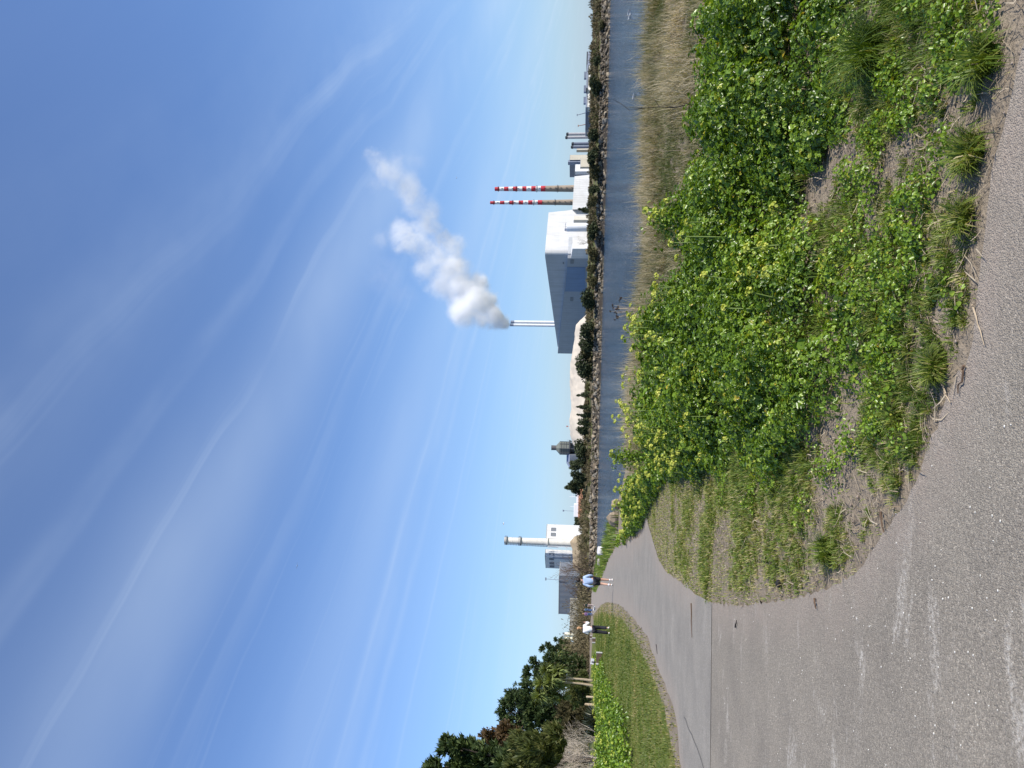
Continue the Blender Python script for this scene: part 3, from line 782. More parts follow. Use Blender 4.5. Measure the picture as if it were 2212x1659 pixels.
# crumbs of earth and grit
rng = np.random.default_rng(17)
x, y, _ = scatter(VERGE, 5000, rng)
k_ = np.hypot(x, y) < 6; x, y = x[k_], y[k_]; n = len(x)
r_ = rng.uniform(.002, .008, n) * rng.choice([.7, 1, 1.6], n, p=[.6, .3, .1])
oc = np.array([[1, 0, 0], [0, 1, 0], [-1, 0, 0], [0, -1, 0], [0, 0, .8], [0, 0, -.5]], float)
V = (np.stack([x, y, terrain(x, y) - .002 + r_ * .3], 1)[:, None] + oc[None] * r_[:, None, None] * rng.uniform(.6, 1.4, (n, 6, 1))).reshape(-1, 3)
F = np.array([[0, 1, 4], [1, 2, 4], [2, 3, 4], [3, 0, 4], [1, 0, 5], [2, 1, 5], [3, 2, 5], [0, 3, 5]])
o = fast_mesh('grit', V, ((np.arange(n) * 6)[:, None, None] + F[None]).reshape(-1, 3), plain('earth_crumb', (0.26, 0.21, 0.17), .95, .5, 40, spec=.1))
tag(o, 'crumbs of earth and small stones on the verge', 'grit', kind='stuff')

# single grass tufts one can point at
def tuft(px, py, rad, hgt, n, label, seed, tone=0.4):
    rng = np.random.default_rng(seed)
    c0 = on_plane(px, py, 0.0)
    a = rng.uniform(0, 2 * PI, n); r0 = rad * 0.35 * np.sqrt(rng.uniform(0, 1, n))
    P = np.stack([c0[0] + r0 * np.cos(a), c0[1] + r0 * np.sin(a), np.full(n, -.01)], 1)
    o = blades_mesh('grass_tuft', P, hgt * rng.uniform(.45, 1.2, n), 0.0065, np.abs(rng.normal(.8, .35, n)), a + rng.normal(0, .9, n), np.clip(rng.normal(tone, .17, n), 0, 1), M_GRASS, None, .9)
    tag(o, label, 'grass tuft', 'grass tufts on the bare verge')
tuft(1905, 105, .2, .30, 480, 'big dark green arching grass tuft at the right edge, below the leafy bank', 91, .3)
tuft(2140, 130, .13, .17, 260, 'bright green grass tuft nearest the asphalt at the right edge', 92, .45)
tuft(2105, 330, .17, .13, 420, 'wide olive grass tuft hugging the asphalt edge, right of the round tuft', 93, .6)
tuft(2030, 795, .12, .11, 520, 'round isolated grass tuft ringed by bare earth at the asphalt edge', 94, .55)
tuft(1940, 900, .11, .10, 300, 'low grass tuft by the asphalt just left of the round tuft', 95, .55)
tuft(1790, 1190, .16, .13, 420, 'grass tuft at the left tip of the verge beside the dark pebble', 96, .5)
tuft(2090, 470, .12, .12, 260, 'ragged grass tuft between two bare patches at the asphalt edge', 97, .6)

# lawn beyond the path
rng = np.random.default_rng(18)
LAWN = [p for p in EDGE_L[2:]] + [(-5.6, 9), (-13, 16), (-22, 34), (-24, 60)]
x, y, _ = scatter(LAWN, 170000, rng)
dist = np.hypot(x, y)
ok = rng.uniform(0, 1, len(x)) < np.clip((16 / dist), .1, 1) * (0.35 + 0.65 * sstep(0.1, 1.0, poly_dist(x, y, EDGE_L)))
x, y = x[ok], y[ok]; n = len(x); dist = dist[ok]
P = np.stack([x, y, terrain(x, y) - .008], 1)
edge = poly_dist(x, y, EDGE_L)
tn = np.clip(rng.normal(.42, .18, n) + 1.3 * (fbm(x * .5, y * .35, 101, 4) - .47) + .4 * (1 - sstep(0, 1.6, edge)), 0, 1)
o = blades_mesh('lawn_grass', P, rng.uniform(.025, .07, n), .006 + .0006 * dist, np.abs(rng.normal(.5, .35, n)), rng.uniform(0, 6.28, n), tn, M_LAWN)
tag(o, 'short lawn grass between path and trees', 'lawn grass', kind='stuff')
# ------------------------------------------------------------------ things lying about near the camera
def stick(p0, p1, r, col, label, seed, name='twig', cat='twig', nseg=6, sag=0.02):
    rng = random.Random(seed); pts = []
    for i in range(nseg + 1):
        t = i / nseg; k = math.sin(PI * t)
        x = p0[0] + (p1[0] - p0[0]) * t + rng.gauss(0, sag) * k; y = p0[1] + (p1[1] - p0[1]) * t + rng.gauss(0, sag) * k
        pts.append((x, y, p0[2] + (p1[2] - p0[2]) * t + r * 1.05 + abs(rng.gauss(0, r * .3)) * k))
    o = MB().tube(pts, [r * (1 - .55 * i / nseg) for i in range(nseg + 1)], 6).build(name, col, None, True)
    return tag(o, label, cat)
M_TWIG = plain('twig_brown', (0.12, 0.075, 0.045), .8, .3, 30); M_TWIG2 = plain('twig_pale', (0.42, 0.33, 0.22), .8, .25, 30)
M_TWIGD = plain('twig_dark', (0.03, 0.024, 0.02), .8, .3, 30)
P0 = lambda px, py: on_plane(px, py, 0.004)
stick(P0(1494, 1303), P0(1496, 1377), .008, M_TWIG, 'long brown stick lying across the smooth grey path', 1, sag=.015)
stick(P0(1418, 1392), P0(1421, 1412), .007, M_TWIGD, 'short dark stick at the lawn side edge of the path', 2)
stick(P0(2102, 658), P0(2128, 745), .0035, M_TWIG2, 'straight pale dry stem on the edge of the coarse asphalt', 3, 'dry_stem', 'stem', sag=.003)
stick(P0(2085, 790), P0(2072, 850), .005, M_TWIG, 'bent brown stem at the verge edge above the round tuft', 4, sag=.012)
stick(P0(1905, 1105), P0(1912, 1150), .006, M_TWIG, 'brown broken stem jutting from the verge onto the asphalt', 5, sag=.01)
stick(P0(1762, 1292), P0(1765, 1315), .007, M_TWIG, 'small dark red stem at the left tip of the verge', 6, sag=.006)
stick(P0(1995, 690), P0(1965, 760), .006, M_TWIGD, 'dark curved twig on the bare earth beside the round tuft', 7, sag=.02)
stick(P0(2030, 820), P0(2055, 870), .004, M_TWIG2, 'thin pale forked stem below the round tuft', 8, sag=.012)
stick(P0(1590, 1355), P0(1593, 1340), .008, M_TWIGD, 'tiny dark twig on the coarse asphalt near the seam', 9, sag=.004)
# dark pebble on the bare tip of the verge
c0 = on_plane(1690, 1261, 0.0)
mb = MB(); mb.ball((c0[0], c0[1], .028), (.03, .02, .02), 12, 8); o = mb.build('pebble', plain('dark_pebble', (0.012, 0.011, 0.012), .7, .3, 20, .6), None, True)
tag(o, 'black pebble on the bare earth at the left tip of the verge', 'pebble')
# flakes of shell and grit on the asphalt
rng = np.random.default_rng(33)
mb = MB()
for i in range(160):
    px, py = rng.uniform(1560, 2200), rng.uniform(900, 1659)
    p = on_plane(px, py, 0.0)
    if not inpoly(np.array([p[0]]), np.array([p[1]]), PATH_NEAR)[0]: continue
    mb.ball((p[0], p[1], .002), (rng.uniform(.002, .006), rng.uniform(.002, .005), .002), 5, 4)
tag(mb.build('shell_grit', plain('shell_white', (.7, .67, .6), .6)), 'white flecks of shell on the coarse asphalt', 'grit', kind='stuff')
# seam between the two pavements and the crack at the left
def strip(name, pts, w, mat, label, z=.008):
    mb = MB(); n = len(pts)
    for i in range(n - 1):
        a, b_ = Vector((*pts[i][:2], z)), Vector((*pts[i + 1][:2], z)); d = (b_ - a).normalized(); s = Vector((-d.y, d.x, 0)) * w / 2
        mb.add([a - s, b_ - s, b_ + s, a + s], [(0, 1, 2, 3)])
    return tag(mb.build(name, mat), label, 'seam', kind='structure')
M_TAR = plain('tar', (.13, .12, .105), .8, .3, 20)
strip('path_seam', jag([gp(1538, 1310), gp(1537, 1500), gp(1537.5, 1645)], .12, .004, 5), .004, M_TAR, 'straight joint between smooth and coarse asphalt')
strip('path_crack', jag([gp(1478, 1548), gp(1486, 1568), gp(1500, 1600), gp(1512, 1630), gp(1530, 1690)], .1, .015, 6), .022, M_TAR, 'dark ragged joint at the left side of the path')

# dead seed heads standing against the water
M_SEED = plain('seed_dark', (.035, .02, .014), .9)
def deadheads():
    rng = random.Random(5)
    p = at(1392, 668, 10.2); t = thing('dead_umbel_plant', 'dead brown plant with dark seed heads standing out against the water', 'dead plant', (p[0], p[1], 0))
    mb = MB(); hb = MB(); inv = p
    ctr = at(1333, 675, 10.2)
    root = Vector((0, 0, 0)); top = Vector((ctr[0] - p[0], ctr[1] - p[1], ctr[2]))
    mid = root.lerp(top, .62) + Vector((.03, 0, .02))
    mb.tube([root, mid * .5, mid], [.007, .006, .005], 5)
    for i in range(17):
        q = top + Vector((rng.gauss(0, .075), rng.gauss(0, .06), rng.gauss(0, .055)))
        mb.tube([mid, mid.lerp(q, .5) + Vector((0, 0, -.02)), q], [.003, .0022, .0018], 4)
        hb = MB()
        for j in range(3): hb.ball(q + Vector((rng.gauss(0, .009), rng.gauss(0, .009), rng.gauss(0, .006))), rng.uniform(.007, .013), 6, 5)
        hb.build('seed_head', M_SEED, t)
    mb.build('stem', M_TWIG2, t)
deadheads()
def bare_twig(px0, py0, px1, py1, Y, label, seed, r=.008, col=None):
    rng = random.Random(seed); a, b_ = at(px0, py0, Y), at(px1, py1, Y)
    t0 = Vector((a[0], a[1], 0)); top = Vector(b_); mb = MB()
    pts = [t0.lerp(top, i / 7) + Vector((rng.gauss(0, .012), rng.gauss(0, .012), 0)) for i in range(8)]
    mb.tube(pts, [r * (1 - i / 9) for i in range(8)], 5)
    for i in range(2, 8):
        d = Vector((rng.gauss(0, 1), rng.gauss(0, .6), 1.3)).normalized() * rng.uniform(.08, .22)
        mb.tube([pts[i], pts[i] + d * .6, pts[i] + d + Vector((0, 0, .02))], [r * .4, r * .3, r * .15], 4)
    return tag(mb.build('bare_twig', col or M_TWIGD), label, 'twig')
bare_twig(1510, 225, 1360, 238, 7.6, 'dark bare forked twig rising out of the dry grass against the water', 3, .009)
bare_twig(1395, 865, 1345, 868, 12.5, 'thin dark stalk sticking up from the dry grass near the sandy strip', 4, .006)
bare_twig(1480, 125, 1372, 122, 8.4, 'thin pale reed stem standing above the dry grass at the right', 8, .004, M_TWIG2)
bare_twig(1470, 330, 1366, 322, 9.5, 'pale leaning reed stem above the dry grass, right of the tall alexanders', 9, .004, M_TWIG2)

# ------------------------------------------------------------------ boulders of the near shore
def rock_mesh(seed, sub=3, flat=.75, rough=.28):
    import bmesh
    bm = bmesh.new(); bmesh.ops.create_icosphere(bm, subdivisions=sub, radius=1)
    rng = np.random.default_rng(seed)
    pl = rng.normal(size=(9, 3)); pl /= np.linalg.norm(pl, axis=1)[:, None]; dd = rng.uniform(.55, .9, 9)
    ph = rng.uniform(0, 9, 3)
    for v in bm.verts:
        c_ = np.array(v.co)
        for n_, d_ in zip(pl, dd):
            k_ = c_ @ n_ - d_
            if k_ > 0: c_ = c_ - n_ * k_ * .9
        c_ = c_ * (1 + rough * .25 * (math.sin(c_[0] * 7 + ph[0]) * math.sin(c_[1] * 6 + ph[1]) + .5 * math.sin(c_[2] * 13 + ph[2])))
        v.co = (c_[0], c_[1], c_[2] * flat)
    me = bpy.data.meshes.new('boulder'); bm.to_mesh(me); bm.free()
    return me
M_ROCKB = plain('rock_brown', (.27, .215, .15), .9, .3, 2.2, .6, spec=.2); M_ROCKW = plain('rock_white', (.62, .60, .58), .85, .15, 2.5, .5, spec=.2); M_ROCKG = plain('rock_grey', (.30, .275, .235), .9, .35, 1.7, .6, spec=.2)
def boulder(px, py, Y, wpx, hpx, mat, label, seed):
    me = rock_mesh(seed); me.materials.append(mat)
    o = link(bpy.data.objects.new('boulder', me)); p = at(px, py, Y)
    o.location = p; o.scale = (wpx * Y / FPX / 1.5, wpx * Y / FPX / 1.5, hpx * Y / FPX / 1.3); o.rotation_euler = (0, 0, seed)
    return tag(o, label, 'boulder')
boulder(1331, 1090, 30, 19, 20, M_ROCKB, 'smooth brown boulder at the water edge behind the alexanders, right one of two', 1)
boulder(1326, 1122, 33, 27, 27, M_ROCKB, 'tall grooved brown boulder leaning beside the smooth brown one', 2)
boulder(1301, 1190, 55, 17, 22, M_ROCKW, 'white boulder at the water edge right of the man in blue', 3)
boulder(1298, 1214, 63, 14, 16, M_ROCKG, 'mossy grey boulder on the grass between white boulder and the man in blue', 4)
boulder(1294, 1243, 76, 13, 12, M_ROCKG, 'small pale boulder close behind the elbow of the man in blue', 5)

# ------------------------------------------------------------------ people
M_SKIN = plain('skin', (.52, .31, .22), .6, .05, 10)
def skin_mesh(name, V, E, roots, mat, parent, sub=1):
    keys = list(V); idx = {k_: i for i, k_ in enumerate(keys)}
    me = bpy.data.meshes.new(name)
    me.from_pydata([V[k_][0] for k_ in keys], [(idx[a], idx[b_]) for a, b_ in E], [])
    me.materials.append(mat)
    o = link(bpy.data.objects.new(name, me), parent)
    o.modifiers.new('skin', 'SKIN'); ms = o.modifiers.new('sub', 'SUBSURF'); ms.levels = sub; ms.render_levels = sub
    o.modifiers['skin'].use_smooth_shade = True
    sv = me.skin_vertices[0].data
    for i, k_ in enumerate(keys):
        r = V[k_][1]; sv[i].radius = r if hasattr(r, '__len__') else (r, r)
        sv[i].use_root = k_ in roots
    return o
def person(label, loc, rz, hgt, pose, cols, group=None, long_trousers=False, bag=False):
    t = thing('person', label, 'person', loc, rz, group, hgt / 1.75)
    J = {'pelvis': ((0, 0, .95), (.135, .105)), 'waist': ((0, 0, 1.08), (.125, .09)), 'chest': ((0, 0, 1.29), (.145, .105)), 'nb': ((0, -.005, 1.43), .055), 'neck': ((0, .005, 1.50), .052),
         'head': ((0, .02, 1.59), (.084, .098)), 'crown': ((0, .012, 1.68), (.08, .092)), 'nose': ((0, .118, 1.605), .012),
         'earl': ((-.088, .01, 1.605), .014), 'earr': ((.088, .01, 1.605), .014)}
    for s_, q in ((-1, 'l'), (1, 'r')):
        J['sh' + q] = ((s_ * .165, 0, 1.37), .06); J['el' + q] = ((s_ * .23, -.05, 1.11), .044); J['wr' + q] = ((s_ * .26, .06, .90), .031); J['pa' + q] = ((s_ * .26, .085, .83), (.04, .02))
        J['hp' + q] = ((s_ * .095, 0, .88), .098); J['kn' + q] = ((s_ * .1, .02, .49), .062); J['an' + q] = ((s_ * .1, -.02, .10), .040); J['to' + q] = ((s_ * .115, .13, .045), .036)
    for k_, v in pose.items(): J[k_] = (v, J[k_][1])
    E = [('pelvis', 'waist'), ('waist', 'chest'), ('chest', 'nb'), ('nb', 'neck'), ('neck', 'head'), ('head', 'crown'), ('head', 'nose'), ('head', 'earl'), ('head', 'earr')]
    for q in 'lr':
        E += [('chest', 'sh' + q), ('sh' + q, 'el' + q), ('el' + q, 'wr' + q), ('wr' + q, 'pa' + q), ('pelvis', 'hp' + q), ('hp' + q, 'kn' + q), ('kn' + q, 'an' + q), ('an' + q, 'to' + q)]
    roots = {'pelvis'}; V = dict(J)
    for s_, q in ((-1, 'l'), (1, 'r')):                       # five fingers, each its own chain rooted inside the palm
        pa = Vector(J['pa' + q][0]); d = (pa - Vector(J['wr' + q][0])).normalized(); sd = d.cross(Vector((s_, .2, 0))).normalized(); inn = sd.cross(d)
        for f, (off, ln) in enumerate([(-.027, .068), (-.009, .078), (.009, .072), (.026, .058)]):
            a = pa + sd * off; b1 = a + d * ln * .6 + inn * .006; b2 = a + d * ln + inn * .02
            for nm, pt in (('a', a), ('b', b1), ('c', b2)): V[f'f{q}{f}{nm}'] = (tuple(pt), .009)
            E += [(f'f{q}{f}a', f'f{q}{f}b'), (f'f{q}{f}b', f'f{q}{f}c')]; roots.add(f'f{q}{f}a')
        a = pa - d * .02 - sd * .02; b1 = a - sd * .025 + d * .03 + inn * .01
        V[f't{q}a'] = (tuple(a), .011); V[f't{q}b'] = (tuple(b1), .010); V[f't{q}c'] = (tuple(b1 + d * .03), .009)
        E += [(f't{q}a', f't{q}b'), (f't{q}b', f't{q}c')]; roots.add(f't{q}a')
    skin_mesh('body', V, E, roots, M_SKIN, t)
    def sub(names, edges, grow, extra=None):
        out = {}
        for k_ in names:
            r = J[k_][1]; r = r if hasattr(r, '__len__') else (r, r)
            out[k_] = (J[k_][0], (r[0] * grow + .012, r[1] * grow + .012))
        out.update(extra or {}); return out
    sv = sub(['waist', 'chest', 'nb', 'shl', 'shr', 'ell', 'elr', 'wrl', 'wrr'], None, 1.14, {'hem': ((J['pelvis'][0][0], J['pelvis'][0][1], .86), (.165, .135))})
    skin_mesh('top', sv, [('hem', 'waist'), ('waist', 'chest'), ('chest', 'nb')] + [(a + q, b_ + q) for q in 'lr' for a, b_ in (('sh', 'el'), ('el', 'wr'))] + [('chest', 'shl'), ('chest', 'shr')], {'hem'}, cols['top'], t)
    tv = sub(['pelvis', 'hpl', 'hpr'] + (['knl', 'knr', 'anl', 'anr'] if long_trousers else []), None, 1.12)
    te = [('pelvis', 'hpl'), ('pelvis', 'hpr')]
    for q in 'lr':
        if long_trousers:
            te += [('hp' + q, 'kn' + q), ('kn' + q, 'an' + q)]; tv['an' + q] = (J['an' + q][0], (.085, .085)); tv['kn' + q] = (J['kn' + q][0], (.092, .092))
        else:
            a, b_ = Vector(J['hp' + q][0]), Vector(J['kn' + q][0]); tv['leg' + q] = (tuple(a.lerp(b_, .78)), (.105, .105)); te += [('hp' + q, 'leg' + q)]
    skin_mesh('trousers' if long_trousers else 'shorts', tv, te, {'pelvis'}, cols['legs'], t)
    for q in 'lr':
        an, to, kn = Vector(J['an' + q][0]), Vector(J['to' + q][0]), Vector(J['kn' + q][0])
        heel = an + (an - to).normalized() * .045; heel.z = an.z - (.055 if abs(an.z - to.z) < .12 else .03)
        skin_mesh('shoe', {'h': (tuple(heel), .045), 'm': (tuple((heel + to) / 2 + Vector((0, 0, .012))), .05), 't': (tuple(to + (to - an) * .2), .04)}, [('h', 'm'), ('m', 't')], {'h'}, cols['shoe'], t)
        if not long_trousers:
            skin_mesh('sock', {'a': (tuple(an + (kn - an) * .02), .05), 'b': (tuple(an.lerp(kn, .3)), .053)}, [('a', 'b')], {'a'}, cols['sock'], t)
        MB().ball((J['head'][0][0] + (.03 if q == 'r' else -.03), J['head'][0][1] + .082, 1.625), .011, 8, 6).build('eye', M_TWIGD, t, True)
    hb = MB(); c_ = J['crown'][0]
    hb.ball((c_[0], c_[1] - .025, c_[2] - .03), (.102, .116, .115), 14, 10)
    if cols.get('bun'): hb.ball((c_[0], c_[1] - .12, c_[2] + .01), (.055, .05, .055), 10, 7); hb.ball((c_[0], c_[1] - .055, c_[2] - .11), (.075, .06, .08), 10, 7)
    hb.build('hair', cols['hair'], t, True)
    return t
M_BLUE = plain('pale_blue_cotton', (.36, .47, .66), .9, .06, 8, .2); M_BLACK = plain('black_cloth', (.018, .018, .024), .9, .2, 8); M_WHITE = plain('white_cloth', (.78, .77, .79), .9, .04, 8, .2)
M_SHOE = plain('white_shoe', (.72, .70, .66), .7, .08, 20); M_HAIRD = plain('dark_hair', (.022, .014, .010), .6, .3, 40); M_HAIRB = plain('fair_hair', (.42, .24, .12), .6, .25, 40)
M_PURPLE = plain('purple_cloth', (.16, .09, .19), .9); M_JEAN = plain('blue_jeans', (.06, .10, .20), .9, .2, 8); M_NAVY = plain('navy_coat', (.04, .08, .13), .9); M_OLIVE = plain('dark_green_coat', (.03, .045, .035), .9); M_PINK = plain('pale_trousers', (.42, .33, .30), .9)

p = hit(1325, 1257)
man = person('person in pale blue sweatshirt, black shorts and white socks walking away on the path', tuple(p), R(8), 79 * p[1] / FPX * 1.0,
       {'knl': (-.115, .02, .50), 'anl': (-.12, -.16, .16), 'tol': (-.13, -.06, .045), 'knr': (.08, .10, .50), 'anr': (.075, .10, .10), 'tor': (.09, .25, .045),
        'ell': (-.25, -.09, 1.12), 'wrl': (-.245, .03, .92), 'pal': (-.24, .06, .85), 'elr': (.265, -.06, 1.13), 'wrr': (.235, .05, .96), 'par': (.21, .09, .90), 'head': (.01, .03, 1.59), 'crown': (.012, .03, 1.68)},
       {'top': M_BLUE, 'legs': M_BLACK, 'shoe': M_SHOE, 'sock': M_WHITE, 'hair': M_HAIRD})
p = hit(1318, 1361)
woman = person('person with fair hair in white top and black trousers walking away over the lawn', tuple(p), R(14), 70.5 * p[1] / FPX,
       {'knl': (-.12, .02, .49), 'anl': (-.15, 0, .10), 'tol': (-.17, .14, .045), 'knr': (.10, .10, .50), 'anr': (.11, -.10, .16), 'tor': (.14, .0, .05),
        'elr': (.30, .06, 1.10), 'wrr': (.32, .20, 1.30), 'par': (.31, .23, 1.37), 'ell': (-.24, .02, 1.12), 'wrl': (-.14, .20, 1.12), 'pal': (-.08, .24, 1.13)},
       {'top': M_WHITE, 'legs': M_BLACK, 'shoe': M_SHOE, 'hair': M_HAIRB, 'bun': True}, None, True)
ph = MB().box(-.035, .035, -.006, .006, -.07, .07).build('phone', M_BLACK, None, False, .004)
ph.matrix_world = woman.matrix_basis @ Matrix.Translation((.30, .255, 1.40)); tag(ph, 'black phone in the raised hand of the person in white', 'phone')
p = hit(1282, 1327)
person('person in purple top and blue jeans, white shoes, far along the path', tuple(p), R(20), 1.65, {'knl': (-.1, .06, .5), 'anr': (.1, -.14, .13), 'tor': (.11, -.02, .045), 'anl': (-.1, .1, .1), 'tol': (-.11, .25, .045)},
       {'top': M_PURPLE, 'legs': M_JEAN, 'shoe': M_SHOE, 'hair': M_HAIRB}, None, True)
p = hit(1281, 1318)
person('person in navy coat standing beside the one in purple', tuple(p), R(60), 1.68, {}, {'top': M_NAVY, 'legs': M_JEAN, 'shoe': M_BLACK, 'hair': M_HAIRD}, None, True)
p = hit(1281.5, 1308)
person('person in dark green coat and pale trousers, rightmost of the far group', tuple(p), R(-15), 1.6, {'anl': (-.12, .12, .1), 'tol': (-.13, .27, .045)}, {'top': M_OLIVE, 'legs': M_PINK, 'shoe': M_SHOE, 'hair': M_HAIRD}, None, True)

# ------------------------------------------------------------------ gulls
M_GULLW = plain('gull_white', (.8, .8, .8), .8, .03); M_GULLG = plain('gull_grey', (.35, .37, .40), .8, .1); M_BEAK = plain('beak_yellow', (.6, .4, .08), .6)
def gull(loc, rz, label, flying=False, swim=False, s=1.0, group=None):
    t = thing('gull', label, 'gull', loc, rz, group, s)
    z = .02 if swim else (.0 if flying else .17)
    V = {'tail': ((0, -.22, z + .06), (.03, .012)), 'rump': ((0, -.12, z + .06), .05), 'mid': ((0, 0, z + .065), .075), 'br': ((0, .10, z + .08), .062), 'nk': ((0, .15, z + .14 if not flying else z + .085), .036), 'hd': ((0, .19, z + .18 if not flying else z + .09), .036)}
    skin_mesh('body', V, [('tail', 'rump'), ('rump', 'mid'), ('mid', 'br'), ('br', 'nk'), ('nk', 'hd')], {'mid'}, M_GULLW, t)
    h = V['hd'][0]
    MB().tube([(0, h[1] + .025, h[2]), (0, h[1] + .055, h[2] - .004), (0, h[1] + .075, h[2] - .014)], [.011, .009, .003], 6).build('beak', M_BEAK, t)
    for s_ in (-1, 1):
        if flying:
            V2 = {'a': ((s_ * .05, .05, z + .08), (.05, .012)), 'b': ((s_ * .28, .09, z + .17), (.055, .01)), 'c': ((s_ * .60, -.02, z + .12), (.02, .006))}
        else:
            V2 = {'a': ((s_ * .06, .07, z + .09), (.025, .045)), 'b': ((s_ * .07, -.08, z + .085), (.02, .04)), 'c': ((s_ * .035, -.26, z + .085), (.01, .015))}
            if not swim: MB().tube([(s_ * .03, 0, z + .02), (s_ * .03, .01, .005), (s_ * .03, .06, .003)], [.007, .005, .008], 5).build('leg', M_BEAK, t)
        skin_mesh('wing', V2, [('a', 'b'), ('b', 'c')], {'a'}, M_GULLG, t)
    return t
p = hit(1283, 1319 - 6); p = hit(1292, 1315)
gull(tuple(p), 1.0, 'white gull standing on the lawn corner beside the path bend', s=1.5)
for (px, py, rz, lab) in [(1359.5, 27.5, .8, 'white gull on the water, rightmost of the three together'), (1363.5, 31, 2.2, 'white gull on the water, lowest of the three together'), (1361, 38, 1.5, 'white gull on the water, leftmost of the three together'), (1371, 209, 1.2, 'lone white gull on the water above the dry grass')]:
    p = on_plane(px, py, WATER_Z); gull((p[0], p[1], WATER_Z), rz, lab, swim=True, s=.9, group='gulls resting on the water')
for (px, py, Y, rz, lab) in [(987, 384, 190, 1.1, 'dark speck of a gull flying high above the striped chimneys'), (1089, 1131, 110, 2.0, 'gull flying right of the top of the ringed chimney'), (643, 1222, 130, .4, 'tiny gull far up in the open blue sky')]:
    gull(tuple(at(px, py, Y)), rz, lab, True, group='gulls in flight')

# ------------------------------------------------------------------ seat blocks, posts
M_CONC = plain('pale_concrete', (.42, .41, .39), .9, .12, 4, .3); M_CORTEN = plain('brown_boards', (.075, .05, .033), .85, .25, 6, .3)
def block(px, py, wpx, hpx, label, rz=.45):
    p = hit(px, py); Y = p[1]; w = wpx * Y / FPX; h = hpx * Y / FPX
    t = thing('seat_block', label, 'seat block', (p[0], p[1], p[2] - .02), rz, 'seat blocks on the lawn')
    MB().box(-w / 2 + .05, w / 2 - .05, -.26, .26, .06, h).build('panel', M_CORTEN, t, False, .01)
    for s_ in (-1, 1): MB().box(s_ * w / 2 - .048, s_ * w / 2 + .048, -.3, .3, 0, h + .012).build('end_slab', M_CONC, t, False, .012)
    return t, p, w, h
bt, bp_, bw, bh = block(1300.5, 1423, 23, 13, 'big brown seat block with pale ends beside a white topped post')
block(1286.5, 1383.5, 9, 7.5, 'smaller pale ended seat block, middle of the three on the lawn')
block(1279, 1377, 6, 5, 'smallest brown seat block, farthest on the lawn')
p = hit(1281, 1361.5)
block(1280.5, 1361, 9, 5.5, 'grey seat block just left of the person in white, with a dark bag on it')
bag = MB(); bag.ball((0, 0, .22), (.26, .2, .24), 12, 8).tube([(-.1, 0, .4), (0, 0, .56), (.1, 0, .4)], .025, 6)
bo = bag.build('bag', M_BLACK, None, True); q = hit(1280.5, 1362.5); bo.location = (q[0], q[1], q[2] + 5.2 * q[1] / FPX); tag(bo, 'dark rucksack resting on the grey seat block', 'bag')
p = hit(1298, 1432); t = thing('sign_post', 'slanted dark post with white panel behind the big seat block', 'sign', (p[0], p[1], p[2]))
hh = (1298 - 1276) * p[1] / FPX
MB().tube([(0, 0, -.1), (0.05, 0, hh * .9)], [.05, .05], 8).build('post', M_TWIGD, t)
MB().box(-.2, .2, -.02, .02, hh * .68, hh, M=Matrix.Rotation(.12, 4, 'Y')).build('panel', M_WHITE, t, False, .008)
for i, (px, py, lab) in enumerate([(1283, 1506, 'pale timber bollard right of the flax, nearer the cabbage trees'), (1286, 1523, 'pale timber bollard next to the flax leaves')]):
    p = hit(px, py); o = MB().lathe([(.12, -.1), (.12, .78), (.09, .86)], 10).build('timber_bollard', plain('pale_timber' + str(i), (.42, .33, .22), .85, .2, 6), None, True)
    o.location = p; tag(o, lab, 'bollard', 'timber bollards under the trees')

